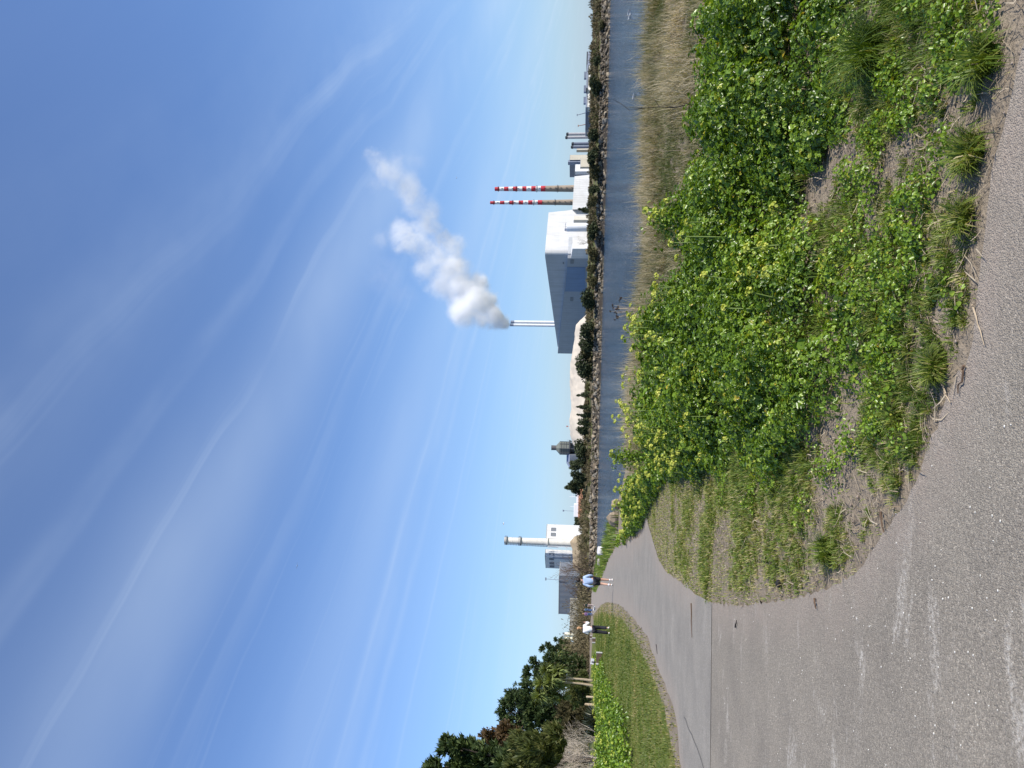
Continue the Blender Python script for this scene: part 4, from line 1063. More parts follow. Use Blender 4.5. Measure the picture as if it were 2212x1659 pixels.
# ------------------------------------------------------------------ trees and shrubs at the left
M_BARK = plain('bark', (.075, .058, .045), .95, .3, 6, .8, spec=.1); M_BARKP = plain('pale_bark', (.36, .29, .20), .9, .25, 6, .6, spec=.1)
M_CONIF = foliage('dark_needles', [(0, (.014, .028, .01)), (.5, (.046, .074, .022)), (.85, (.10, .135, .04)), (1, (.16, .18, .06))], .15, .6, .25)
M_OLIVEL = foliage('olive_leaf', [(0, (.035, .05, .012)), (.5, (.10, .12, .03)), (1, (.22, .21, .07))], .25, .6)
M_REDL = foliage('russet_leaf', [(0, (.04, .03, .015)), (.5, (.105, .065, .028)), (1, (.17, .11, .05))], .2, .6)
M_BRUSH = foliage('brush_leaf', [(0, (.03, .03, .014)), (.5, (.085, .075, .035)), (1, (.18, .15, .08))], .15, .8, .1)
def blob_tree(name, cat, label, base, blobs, mat, ncards, L, W, seed, bark=None, up=.35, depth=1.0, trunk=True, group=None, dy=0.0):
    """crown of leaf sprays gathered into clumps; trunk and limbs reach into every clump"""
    rng = np.random.default_rng(seed); p = hit(*base); Y = p[1] + dy; bx_ = p[0] * Y / p[1]
    t = thing(name, label, cat, (bx_, Y, tz(bx_, Y)), 0, group); o_ = np.array(t.location)
    C_ = []; Rr = []
    for (px, py, r) in blobs:
        q = at(px, py, Y) - o_; rr = r * Y / FPX; q[1] += rng.uniform(-1, 1) * rr * .9 * depth
        C_.append(q); Rr.append(rr)
        for j in range(3):                                    # the same mass goes round the back
            v = rng.normal(size=3); v /= np.linalg.norm(v); v[1] = abs(v[1]) * depth
            C_.append(q + v * rr * np.array([.35, 1.0, .3])); Rr.append(rr * rng.uniform(.6, .9))
    C_ = np.array(C_); Rr = np.array(Rr)
    # each clump breaks into tufts
    nt_ = 26; tc = np.repeat(np.arange(len(C_)), nt_); v = rng.normal(size=(len(tc), 3)); v /= np.linalg.norm(v, axis=1)[:, None]
    TC = C_[tc] + v * (Rr[tc] * rng.uniform(.45, 1.02, len(tc)))[:, None]; TR = Rr[tc] * rng.uniform(.16, .30, len(tc))
    TC[:, 2] = np.maximum(TC[:, 2], .1)
    k = rng.choice(len(TC), ncards, p=Rr[tc] ** 2 / (Rr[tc] ** 2).sum())
    w = rng.normal(size=(ncards, 3)); w /= np.linalg.norm(w, axis=1)[:, None]
    P = TC[k] + w * (TR[k] * rng.uniform(.2, 1, ncards) ** .5)[:, None]
    d = w * .6 + v[k] * .5 + np.array([0, 0, up]) + rng.normal(0, .25, (ncards, 3)); d /= np.linalg.norm(d, axis=1)[:, None]
    nr = rng.normal(size=(ncards, 3)) + v[k]; nr -= (nr * d).sum(1)[:, None] * d; nr /= np.linalg.norm(nr, axis=1)[:, None]
    tn = np.clip(rng.normal(.45, .16, ncards) + .14 * rng.normal(size=len(TC))[k], 0, 1)
    L *= 1.15; W *= 1.35
    cards_mesh('crown', P, d, nr, L * rng.uniform(.6, 1.3, ncards), W * rng.uniform(.6, 1.3, ncards), tn, mat, t)
    if trunk:
        mb = MB(); top = Vector(C_.mean(0)); top.z = max(top.z, .6); r0 = max(.05, .014 * float(C_[:, 2].max()) )
        pts = [Vector((0, 0, -.15)), Vector((top.x * .25, top.y * .25, top.z * .4)), Vector((top.x * .8, top.y * .8, top.z))]
        mb.tube(pts, [r0 * 1.5, r0, r0 * .6], 8)
        for c_ in C_[::2]: mb.tube([pts[1].lerp(pts[2], .4), (pts[1].lerp(pts[2], .6) + Vector(c_)) / 2 + Vector((0, 0, -.1)), Vector(c_)], [r0 * .45, r0 * .3, r0 * .12], 5)
        mb.build('trunk', bark or M_BARK, t)
    return t
G_ = 'evergreen trees behind the lawn'
blob_tree('evergreen_tree', 'tree', 'tall dark evergreen tree at the far left, its top the highest of the row', (1300, 1640), [(962, 1622, 20), (985, 1605, 14), (1003, 1640, 30), (935, 1662, 24), (1040, 1650, 35), (985, 1690, 50), (1060, 1700, 60), (925, 1690, 30), (1120, 1690, 60), (1100, 1650, 40), (1180, 1690, 55)], M_CONIF, 30000, .5, .14, 201, group=G_, dy=10)
blob_tree('russet_tree', 'tree', 'russet leaved tree top between the tall evergreen and the broad dark one', (1292, 1600), [(1053, 1592, 18), (1088, 1585, 24), (1082, 1610, 22), (1070, 1600, 16), (1115, 1595, 22)], M_REDL, 4500, .34, .13, 202, dy=10, trunk=False)
blob_tree('evergreen_tree', 'tree', 'broad dense dark evergreen tree in the middle of the row behind the flax', (1281, 1530), [(1083, 1545, 14), (1088, 1522, 12), (1105, 1503, 16), (1122, 1540, 38), (1152, 1520, 35), (1172, 1560, 42), (1130, 1572, 28), (1138, 1482, 16), (1182, 1510, 32), (1100, 1562, 22), (1215, 1540, 34), (1220, 1580, 30), (1250, 1545, 32), (1252, 1505, 26), (1262, 1575, 24)], M_CONIF, 26000, .6, .15, 203, group=G_, dy=24)
blob_tree('evergreen_tree', 'tree', 'dark evergreen tree rising straight behind the larger cabbage tree', (1278, 1450), [(1138, 1447, 11), (1152, 1426, 9), (1165, 1450, 22), (1190, 1428, 20), (1136, 1460, 10), (1200, 1460, 24), (1225, 1440, 24), (1245, 1460, 24), (1248, 1435, 20)], M_CONIF, 13000, .6, .15, 204, group=G_, dy=34)
blob_tree('evergreen_tree', 'tree', 'low ragged evergreen tree at the right end of the row beside the cream silos', (1270, 1398), [(1172, 1404, 8), (1184, 1396, 8), (1200, 1405, 16), (1200, 1383, 5), (1218, 1402, 18), (1225, 1388, 10), (1212, 1390, 9), (1240, 1405, 16), (1250, 1415, 16), (1250, 1395, 12)], M_CONIF, 11000, .65, .17, 205, group=G_, dy=34)
blob_tree('willow_shrub', 'shrub', 'olive green feathery shrub below the russet tree at the far left', (1306, 1625), [(1118, 1612, 22), (1150, 1606, 34), (1172, 1640, 38), (1112, 1648, 25), (1192, 1592, 22), (1150, 1680, 40), (1205, 1620, 26)], M_OLIVEL, 18000, .34, .05, 206, up=.9, trunk=False)
blob_tree('scrub_bush', 'bush', 'brown tangled bush under the broad evergreen, left of the flax', (1290, 1580), [(1232, 1575, 26), (1222, 1545, 22), (1252, 1560, 20), (1215, 1600, 20), (1268, 1575, 16), (1262, 1545, 18), (1200, 1580, 20)], M_BRUSH, 9000, .28, .07, 207, up=.5, dy=8)
blob_tree('scrub_bush', 'bush', 'olive bush in the shade beneath the larger cabbage tree', (1283, 1512), [(1240, 1505, 18), (1255, 1490, 14), (1228, 1520, 18), (1262, 1520, 14), (1266, 1500, 12), (1250, 1470, 14), (1262, 1455, 12), (1235, 1480, 14)], M_OLIVEL, 8000, .3, .08, 208, up=.5, dy=24)
blob_tree('scrub_bush', 'bush', 'grey green bush right of the smaller cabbage tree, behind the seat blocks', (1272, 1392), [(1250, 1392, 14), (1256, 1378, 11), (1246, 1405, 12), (1255, 1410, 10)], M_BRUSH, 4500, .34, .10, 209, up=.5)

def bare_shrub(name, label, base, hpx, spread, seed, mat, nstem=14, r0=.035, gens=3, cat='shrub', dy=0.0):
    rng = random.Random(seed); p = hit(*base); Y = p[1] + dy; H = hpx * Y / FPX
    t = MB()
    def grow(a, d, L, r, g):
        b_ = a + d * L * .5 + Vector((rng.gauss(0, .05), rng.gauss(0, .05), rng.gauss(0, .03))) * L
        c_ = b_ + (d + Vector((rng.gauss(0, .25), rng.gauss(0, .25), .12))).normalized() * L * .5
        t.tube([a, b_, c_], [r, r * .75, r * .5], 4 if g > 1 else 3)
        if g <= 0: return
        for k in range(rng.randint(3, 4)):
            f = rng.uniform(.35, 1.0); q = a.lerp(b_, f * 2) if f < .5 else b_.lerp(c_, f * 2 - 1)
            dd = (d + Vector((rng.gauss(0, .55), rng.gauss(0, .55), rng.gauss(.15, .3)))).normalized()
            grow(q, dd, L * rng.uniform(.45, .7), r * .5, g - 1)
    for i in range(nstem):
        a = rng.uniform(0, 2 * PI); s = spread * rng.uniform(.1, 1)
        d = Vector((math.cos(a) * s, math.sin(a) * s, 1)).normalized()
        grow(Vector((rng.gauss(0, .15) * H * .3, rng.gauss(0, .15) * H * .3, -.05)), d, H * rng.uniform(.45, .62), r0 * H / 2, gens)
    o = t.build(name, mat); o.location = (p[0], p[1] + dy, tz(p[0], p[1] + dy)); return tag(o, label, cat)
bare_shrub('bare_shrub', 'pale leafless twiggy shrub at the far left below the olive shrub', (1300, 1640), 130, .75, 301, plain('grey_twigs', (.40, .34, .27), .9, .3, 4), 20, .013)
bare_shrub('bare_shrub', 'leafless grey shrub squeezed between the flax and the pale twiggy shrub', (1296, 1598), 95, .7, 302, bpy.data.materials['grey_twigs'], 12, .012)

def rosette(mb_P, c_, r, n, rng):
    v = rng.normal(size=(n, 3)); v /= np.linalg.norm(v, axis=1)[:, None]; v[:, 2] = v[:, 2] * .8 + .15
    return v
M_CORD = foliage('cordyline_leaf', [(0, (.10, .12, .04)), (.5, (.23, .28, .085)), (1, (.42, .46, .18))], .2, .45, .5)
M_FLAX = foliage('flax_leaf', [(0, (.025, .035, .02)), (.6, (.06, .075, .045)), (1, (.34, .33, .24))], .1, .35, .6)
def swords(name, C_, Rr, per, mat, parent, rng, wid=.05, upb=.15):
    n = len(C_) * per; k = np.repeat(np.arange(len(C_)), per)
    v = rng.normal(size=(n, 3)); v /= np.linalg.norm(v, axis=1)[:, None]; v[:, 2] = v[:, 2] * .85 + upb; v /= np.linalg.norm(v, axis=1)[:, None]
    s = np.cross(v, np.array([0, 0, 1.0])) + 1e-6; s /= np.linalg.norm(s, axis=1)[:, None]
    L = (Rr[k] * rng.uniform(.8, 1.1, n))[:, None]; w = wid; P = C_[k]; dn = np.array([[0, 0, -1.0]])
    V = np.stack([P - s * w * .3, P + s * w * .3, P + v * L * .55 + s * w * .5, P + v * L * .55 - s * w * .5, P + v * L + dn * L * .14], 1).reshape(-1, 3)
    b_ = (np.arange(n) * 5)[:, None]
    return fast_mesh(name, V, [b_ + np.array([[0, 1, 2, 3]]), b_ + np.array([[3, 2, 4]])], mat, parent, {'tint': np.repeat(np.clip(rng.normal(.5, .2, n), 0, 1), 5)})
def cabbage_tree(base, heads, label, seed, trunks):
    rng = np.random.default_rng(seed); p = hit(*base); Y = p[1]; t = thing('cabbage_tree', label, 'tree', tuple(p), 0, 'cabbage trees by the lawn')
    C_ = np.array([at(h[0], h[1], Y) - p + np.array([0, rng.uniform(-.8, .8), 0]) for h in heads]); Rr = np.array([h[2] * Y / FPX for h in heads])
    mb = MB(); s = Y / FPX
    for (px, py) in trunks:
        b0 = Vector(at(px, py, Y) - p); b0.z = -.1
        near = sorted(range(len(C_)), key=lambda i: abs(C_[i][0] - b0.x))[:max(2, len(C_) // len(trunks))]
        top = Vector(np.mean([C_[i] for i in near], 0)); fork = b0.lerp(top, .5)
        mb.tube([b0, b0.lerp(fork, .5) + Vector((.05, 0, 0)), fork], [2.9 * s, 2.3 * s, 1.9 * s], 8)
        for i in near: mb.tube([fork, fork.lerp(Vector(C_[i]), .5) + Vector((0, 0, .12)), Vector(C_[i])], [1.7 * s, 1.3 * s, 1.1 * s], 7)
    mb.build('trunk', M_BARKP, t, True)
    for i in range(len(C_)): swords('leaf_head', C_[i:i + 1], Rr[i:i + 1] * 1.12, 210, M_CORD, t, rng, .0021 * Y)
    return t
cabbage_tree((1281, 1478), [(1172, 1478, 26), (1166, 1500, 24), (1192, 1465, 24), (1190, 1506, 22), (1180, 1452, 20), (1205, 1450, 20), (1207, 1482, 22), (1215, 1512, 18)], 'larger cabbage tree with many spiky heads and pale leaning trunks', 401, [(1281, 1481), (1274, 1470)])
cabbage_tree((1269, 1436), [(1192, 1432, 20), (1205, 1422, 18), (1214, 1440, 18), (1222, 1425, 17), (1205, 1443, 16)], 'smaller cabbage tree with pale trunk behind the big seat block', 402, [(1269, 1437)])
cabbage_tree((1266, 1400), [(1222, 1412, 13), (1232, 1408, 11), (1228, 1400, 11)], 'stunted cabbage tree with bare pale stems at the right end of the row', 403, [(1266, 1398), (1266, 1403)])
p = hit(1292, 1565); rng = np.random.default_rng(44)
t = thing('flax_clump', 'clump of dark sword leaved flax at the lawn edge', 'plant', tuple(p))
swords('foliage', np.array([[-.7, 0, .0], [0, .2, .0], [.6, -.1, .0]]), np.array([44, 50, 40]) * p[1] / FPX, 90, M_FLAX, t, rng, .0018 * p[1], .75)

# alexanders under the left trees
LP = [hit(*q)[:2] for q in [(1376, 1700), (1374, 1640), (1366, 1585), (1352, 1545), (1326, 1503), (1306, 1440), (1292, 1412), (1285, 1425), (1290, 1500), (1300, 1560), (1306, 1620), (1310, 1700)]]
LP = [(float(a), float(b_)) for a, b_ in LP]; rng = np.random.default_rng(19)
x, y, _ = scatter(LP, 900, rng); ok = rng.uniform(0, 1, len(x)) < .3 + 1.1 * fbm(x * .5, y * .5, 111); x, y = x[ok], y[ok]
hh = (.25 + .5 * fbm(x * .6, y * .6, 112)) * np.where(x > -16.5, 1, .6); rd = rng.uniform(.3, .5, len(x))
P, d, nr, L, k = clump_leaves(x, y, terrain(x, y), rd, hh, rng.integers(60, 90, len(x)), rng, (.05, .10))
tn = np.clip(rng.normal(.50, .18, len(P)) + .16 * rng.normal(size=len(x))[k], 0, .93)
o = leaves_mesh('alexanders_patch', P, d, nr, L, L * .85, tn, M_ALEX); tag(o, 'yellow green alexanders at the foot of the left trees', 'ground cover', kind='stuff')
fk = np.where(rng.uniform(0, 1, len(x)) < .28)[0]
flower_heads('alexanders_flowers', np.stack([x[fk], y[fk], terrain(x[fk], y[fk]) + hh[fk] * 1.1], 1), np.full(len(fk), .055), rng, 'yellow green flowers at the foot of the left trees', 14)
# green fringe along the far edge of the path
FR = [(float(hit(*q)[0]), float(hit(*q)[1])) for q in [(1335, 1176), (1318, 1202), (1301, 1248), (1288, 1279)]] + [(-29, 105), (-32, 118), (-25, 99), (-18, 78), (-12.4, 58), (-7.4, 41), (-5.2, 32)]
rng = np.random.default_rng(20); x, y, _ = scatter(FR, 9000, rng); n = len(x)
o = blades_mesh('fringe_grass', np.stack([x, y, terrain(x, y) - .01], 1), rng.uniform(.12, .5, n), .05, np.abs(rng.normal(.5, .3, n)), rng.uniform(0, 6.28, n), np.clip(rng.normal(.35, .2, n), 0, 1), M_GRASS); tag(o, 'green grass fringe between the path and the shore boulders', 'grass', kind='stuff')
# ------------------------------------------------------------------ far shore
def fz(px, py, Y): return float(at(px, py, Y)[2])
def far_e(x, y): return y - np.interp(x, _fx, _fy)
# riprap: single boulders where they show, fine rubble between them
import bmesh
rocks = []
for s_ in range(10):
    me = rock_mesh(500 + s_, 1, .7, .3)
    me.name = 'riprap_boulder'
    me.materials.append([plain('riprap_grey', (.20, .18, .145), .95, .35, 1.2, spec=.1), plain('riprap_tan', (.29, .24, .17), .95, .35, 1.2, spec=.1), plain('riprap_dark', (.13, .11, .085), .95, .35, 1.2, spec=.1), plain('riprap_brown', (.16, .125, .085), .95, .3, 1.2, spec=.1)][s_ % 4])
    rocks.append(me)
rng = np.random.default_rng(61)
for i in range(280):
    f = (i + rng.uniform(0, 1)) / 280
    x = -62 + f * 152; e = rng.uniform(-.5, 2.9); y = float(np.interp(x, _fx, _fy)) + e
    o = link(bpy.data.objects.new('riprap_boulder', rocks[rng.integers(0, 10)]))
    r = rng.uniform(.35, .75) * (1.25 if x < 5 else 1)
    o.location = (x, y, tz(x, y) + r * .15); o.scale = (r * rng.uniform(.9, 1.5), r, r * rng.uniform(.8, 1.2)); o.rotation_euler = (rng.uniform(-.5, .5), rng.uniform(-.5, .5), rng.uniform(0, 6.28))
    tag(o, 'grey or tan boulder in the stone bank along the far waterline', 'boulder', 'riprap boulders of the far shore')
n = 6500; x = rng.uniform(-66, 112, n); y = np.interp(x, _fx, _fy) + rng.uniform(-.9, 3.4, n); r = rng.uniform(.14, .42, n)
oc = np.array([[1, 0, 0], [0, 1, 0], [-1, 0, 0], [0, -1, 0], [0, 0, .8], [0, 0, -.6]], float)
V = (np.stack([x, y, terrain(x, y) + r * .2], 1)[:, None] + oc[None] * r[:, None, None] * rng.uniform(.55, 1.35, (n, 6, 1)) + rng.normal(0, .12, (n, 6, 3)) * r[:, None, None]).reshape(-1, 3)
M_RUB = foliage('riprap_rubble', [(0, (.045, .036, .026)), (.5, (.13, .108, .078)), (1, (.30, .26, .20))], 0, .95, .1)
o = fast_mesh('riprap_rubble', V, ((np.arange(n) * 6)[:, None, None] + F[None]).reshape(-1, 3), M_RUB, None, {'tint': np.repeat(np.clip(rng.normal(.5, .22, n), 0, 1), 6)})
tag(o, 'small stones filling the far riprap bank', 'rubble', kind='stuff')

# scrub covering the far bank
M_SCRUB = foliage('scrub_leaf', [(0, (.05, .042, .022)), (.35, (.12, .10, .055)), (.7, (.19, .158, .092)), (1, (.28, .235, .145))], .1, .9, .1)
M_SCRUBG = foliage('scrub_green', [(0, (.035, .045, .016)), (.5, (.09, .10, .035)), (1, (.18, .17, .07))], .1, .8, .15)
def scrub(name, xs, es, n, hfun, mat, seed, size, label):
    rng = np.random.default_rng(seed)
    nb = n // 60; bx = rng.uniform(xs[0], xs[1], nb); be = rng.uniform(es[0], es[1], nb)
    by = np.interp(bx, _fx, _fy) + be; keep = rng.uniform(0, 1, nb) < .2 + 1.3 * fbm(bx * .12, by * .12, seed)
    bx, by = bx[keep], by[keep]; bh = hfun(bx) * rng.uniform(.5, 1.15, len(bx)) * (.6 + .4 * sstep(es[0], es[0] + 8, by - np.interp(bx, _fx, _fy))); br = bh * rng.uniform(.55, 1.0, len(bx))
    k = np.repeat(np.arange(len(bx)), 60); m = len(k)
    v = rng.normal(size=(m, 3)); v /= np.linalg.norm(v, axis=1)[:, None]; v[:, 2] = np.abs(v[:, 2])
    P = np.stack([bx[k], by[k], terrain(bx, by)[k]], 1) + v * np.stack([br, br, bh], 1)[k] * (rng.uniform(.25, 1, m) ** .5)[:, None]
    d = v + np.array([0, 0, .5]) + rng.normal(0, .5, (m, 3)); d /= np.linalg.norm(d, axis=1)[:, None]
    nr = rng.normal(size=(m, 3)) + v; nr -= (nr * d).sum(1)[:, None] * d; nr /= np.linalg.norm(nr, axis=1)[:, None]
    tn = np.clip(rng.normal(.45, .16, m) + .16 * rng.normal(size=len(bx))[k], 0, 1)
    o = cards_mesh(name, P, d, nr, size * rng.uniform(.6, 1.4, m), size * .32, tn, mat); return tag(o, label, 'scrub', kind='stuff')
HX = [-140, -75, -50, -25, -10, 10, 40, 60, 90, 140]
scrub('scrub', (-75, 120), (4.2, 24), 64000, lambda x: np.interp(x, HX, [2.0, 2.2, 2.3, 1.7, .9, .8, .9, 1.1, 1.5, 1.7]), M_SCRUB, 71, .55, 'brown winter scrub over the far bank')
scrub('scrub', (-75, 120), (4, 22), 24000, lambda x: np.interp(x, HX, [1.2, 1.4, 1.3, 1.0, .6, .6, .7, .8, 1.0, 1.2]), M_SCRUBG, 72, .5, 'olive green scrub over the far bank')
rng = np.random.default_rng(73)
LS = [(-47, 165), (-36, 178), (-50, 186), (-95, 195), (-150, 170), (-120, 118), (-62, 112), (-47, 140)]
LSC = [(-52, 164), (-42, 186), (-95, 200), (-160, 185), (-150, 135), (-100, 128), (-64, 134), (-58, 150)]
x, y, _ = scatter(LSC, 1500, rng); k = np.repeat(np.arange(len(x)), 42); m = len(k)
bh = rng.uniform(4.2, 6.6, len(x)) * np.where(y > 148, 1.15, .8) * (.7 + .6 * fbm(x * .1, y * .1, 74)); br = bh * rng.uniform(.28, .45, len(x))
v = rng.normal(size=(m, 3)); v /= np.linalg.norm(v, axis=1)[:, None]; v[:, 2] = np.abs(v[:, 2])
P = np.stack([x, y, terrain(x, y)], 1)[k] + v * np.stack([br, br, bh], 1)[k] * (rng.uniform(.25, 1, m) ** .5)[:, None]
d = v + np.array([0, 0, .5]) + rng.normal(0, .5, (m, 3)); d /= np.linalg.norm(d, axis=1)[:, None]
nr = rng.normal(size=(m, 3)) + v; nr -= (nr * d).sum(1)[:, None] * d; nr /= np.linalg.norm(nr, axis=1)[:, None]
o = cards_mesh('scrub', P, d, nr, .6 * rng.uniform(.6, 1.4, m), .19, np.clip(rng.normal(.42, .16, m) + .16 * rng.normal(size=len(x))[k], 0, 1), M_SCRUB); tag(o, 'brown scrub behind the end of the path', 'scrub', kind='stuff')

# dark bushes one can tell apart
M_BUSH = foliage('dark_bush_leaf', [(0, (.02, .028, .014)), (.5, (.052, .068, .03)), (1, (.11, .125, .055))], .08, .7, .2)
M_BUSHO = foliage('olive_bush_leaf', [(0, (.04, .042, .018)), (.5, (.095, .09, .04)), (1, (.18, .16, .08))], .08, .8, .15)
def bush_mesh(seed, mat, n=1500, cone=0.0, nb=9):
    rng = np.random.default_rng(seed)
    c_ = np.stack([rng.uniform(-.30, .30, nb), rng.uniform(-.3, .3, nb), rng.uniform(.22, .72, nb)], 1); r = rng.uniform(.20, .32, nb)
    if cone: c_[:, :2] *= (1.05 - c_[:, 2:3] * cone); r = r * (1.1 - c_[:, 2] * cone * .8); c_[0] = (0, 0, .84); r[0] = .14
    k = rng.integers(0, nb, n); v = rng.normal(size=(n, 3)); v /= np.linalg.norm(v, axis=1)[:, None]
    P = c_[k] + v * (r[k] * rng.uniform(.55, 1.05, n))[:, None]; P[:, 2] = np.clip(P[:, 2], .02, 1.02)
    d = v + rng.normal(0, .6, (n, 3)); d /= np.linalg.norm(d, axis=1)[:, None]
    nr = rng.normal(size=(n, 3)) * .6 + v; nr -= (nr * d).sum(1)[:, None] * d; nr /= np.linalg.norm(nr, axis=1)[:, None]
    o = cards_mesh('bush', P, d, nr, .12 * rng.uniform(.6, 1.4, n), .07, np.clip(rng.normal(.45, .2, n), 0, 1), mat)
    me = o.data; bpy.data.objects.remove(o); return me
BM_ = [bush_mesh(600 + i, M_BUSH) for i in range(4)]; BC_ = [bush_mesh(620 + i, M_BUSH, 1300, .75) for i in range(2)]; BO_ = [bush_mesh(640 + i, M_BUSHO) for i in range(2)]
def bush(px0, px1, py0, py1, kind, label, seed, name='bush', cat='bush', dy=0.0):
    py = (py0 + py1) / 2; p = hit(px1, py); Y = p[1] + dy; w = (py1 - py0) * Y / FPX; h = (px1 - px0) * Y / FPX
    me = (BM_, BC_, BO_)[kind][seed % len((BM_, BC_, BO_)[kind])]
    o = link(bpy.data.objects.new(name, me)); o.location = (p[0] * Y / p[1], Y, tz(p[0] * Y / p[1], Y) - .05); o.scale = (w * 1.08, w * .9, h * 1.06); o.rotation_euler = (0, 0, seed * 1.7)
    return tag(o, label, cat, 'dark bushes along the far shore')
for i, a in enumerate([
    (1281, 1300, 122, 141, 0, 'small dark bush on the green bank below the dark shed, second from the right edge'),
    (1272, 1301, 158, 204, 0, 'wide dark bush standing in front of the long white building'),
    (1293, 1306, 39, 66, 2, 'brownish bush on the grass at the right end of the far shore'),
    (1269, 1296, 276, 306, 0, 'dark bush below the pair of slim grey stacks'),
    (1267, 1297, 320, 354, 0, 'large dark bush below the beige plant building'),
    (1273, 1296, 354, 389, 2, 'olive dark bush between the beige plant building and the striped chimneys'),
    (1272, 1297, 397, 419, 0, 'dark bush directly below the right striped chimney'),
    (1266, 1292, 424, 447, 2, 'olive bush directly below the left striped chimney'),
    (1270, 1297, 478, 520, 0, 'dark bush below the white silo of the incinerator'),
    (1270, 1292, 537, 568, 2, 'olive bush below the lit corner of the incinerator'),
    (1272, 1290, 570, 590, 2, 'brown green bush below the right part of the blue cladding'),
    (1253, 1288, 625, 667, 0, 'round dark bush below the left louvre of the incinerator'),
    (1251, 1287, 694, 733, 0, 'dark bush in front of the right end of the pale heap'),
    (1247, 1283, 724, 758, 0, 'dark bush against the pale heap, beside the end of the incinerator'),
    (1249, 1281, 746, 775, 2, 'grey green bush against the pale heap, just left of the end of the incinerator'),
    (1241, 1281, 767, 818, 0, 'largest round dark bush standing against the pale heap'),
    (1246, 1276, 888, 905, 1, 'pointed dark bush against the left half of the pale heap'),
    (1245, 1275, 904, 922, 0, 'dark bush right of the gap at the left end of the pale heap'),
    (1245, 1275, 919, 943, 0, 'spreading dark bush at the left end of the pale heap'),
    (1238, 1271, 950, 994, 0, 'broad dark bush in front of the hopper tower'),
    (1231, 1256, 1113, 1140, 0, 'dark bush right of the white block beside the ringed chimney'),
    (1268, 1290, 596, 618, 2, 'olive bush at the waterline below the left part of the blue cladding')]):
    bush(*a[:6], i)
for i, a in enumerate([
    (1249, 1274, 443, 461, 1, 'pointed dark conifer in front of the low white hall'),
    (1252, 1268, 594, 614, 1, 'small dark conifer in front of the blue cladding'),
    (1246, 1276, 846, 863, 1, 'slim dark conifer against the middle of the pale heap'),
    (1246, 1277, 871, 888, 1, 'scruffy dark conifer against the pale heap, left of the slim one'),
    (1227, 1270, 992, 1016, 0, 'tall dark pine left of the hopper tower'),
    (1229, 1270, 1012, 1041, 0, 'dark pine in the middle of the group left of the hopper tower'),
    (1221, 1264, 1038, 1070, 1, 'tallest ragged dark pine at the left end of the group')]):
    o = bush(*a[:6], i, 'conifer', 'tree'); o['group'] = 'dark conifers of the far shore'
blob_tree('pine_tree', 'tree', 'spreading dark pine filling the group below the dark shed', (1268, 1052), [(1240, 1050, 14), (1250, 1035, 12), (1245, 1060, 10)], M_BUSH, 2500, .55, .25, 651)
M_TW = plain('brown_twigs', (.13, .095, .07), .95, .3, 1, spec=.1)
bare_shrub('bare_tree', 'large leafless tree behind the man in blue, before the grey shed', (1283, 1238), 96, .5, 311, M_TW, 9, .016, 3, 'tree')
bare_shrub('bare_tree', 'leafless bush left of the man in blue, half hiding the grey shed', (1276, 1272), 72, .7, 312, M_TW, 9, .014, 3, 'tree')
bare_shrub('bare_tree', 'leafless twiggy bush right of the man in blue below the grey block', (1286, 1212), 50, .9, 313, M_TW, 9, .014, 3, 'tree')
bare_shrub('bare_tree', 'small leafless tree in front of the low white hall', (1268, 432), 22, .7, 314, M_TW, 7, .014, 2, 'tree')
bare_shrub('bare_tree', 'leafless tree in front of the small shed of the incinerator', (1272, 524), 28, .7, 315, M_TW, 8, .014, 2, 'tree')

# ------------------------------------------------------------------ buildings across the water
def clad(name, c, rib=1.0, var=.05, rough=.5):
    """ribbed metal sheeting"""
    mt, nt, b = new_mat(name); co = coords(nt)
    n = noise(nt, .06, 5, .6, co)
    sp = nt.nodes.new('ShaderNodeSeparateXYZ'); nt.links.new(co, sp.inputs[0])
    seam = math_(nt, 'GREATER_THAN', math_(nt, 'FRACT', math_(nt, 'MULTIPLY', sp.outputs[2], .14)), .93); seam2 = math_(nt, 'GREATER_THAN', math_(nt, 'FRACT', math_(nt, 'MULTIPLY', math_(nt, 'ADD', sp.outputs[0], sp.outputs[1]), .11)), .95)
    base = ramp(nt, n, [(.3, tuple(v * (1 - 2.2 * var) for v in c)), (.7, tuple(min(1, v * (1 + var)) for v in c))])
    streak = ramp(nt, noise(nt, 1.0, 4, .6, coords(nt, 'Object', (.35, .35, .03))), [(.35, (.88, .87, .85)), (.6, (1, 1, 1))])
    base = mixc(nt, 1.0, base, streak, 'MULTIPLY')
    nt.links.new(mixc(nt, math_(nt, 'MULTIPLY', math_(nt, 'MAXIMUM', seam, seam2), .06), base, (.12, .13, .15)), b.inputs['Base Color'])
    b.inputs['Roughness'].default_value = rough
    w = math_(nt, 'SINE', math_(nt, 'MULTIPLY', math_(nt, 'ADD', sp.outputs[0], sp.outputs[1]), 2.2 * rib))
    bump(nt, b, w, .25, .15)
    return mt
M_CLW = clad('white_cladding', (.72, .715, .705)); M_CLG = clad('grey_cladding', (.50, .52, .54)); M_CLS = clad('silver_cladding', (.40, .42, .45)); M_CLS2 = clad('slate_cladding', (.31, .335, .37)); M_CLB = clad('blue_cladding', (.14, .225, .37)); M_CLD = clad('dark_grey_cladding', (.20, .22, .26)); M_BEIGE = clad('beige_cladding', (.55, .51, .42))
M_LOUV = plain('louvre_grey', (.18, .19, .20), .6, .1, 2); M_STEEL = plain('steel_white', (.72, .73, .74), .5, .06, .4); M_STEELG = plain('steel_grey', (.22, .25, .32), .5, .12, .4); M_ROOF = plain('roof_grey', (.35, .36, .37), .7, .1, .2)
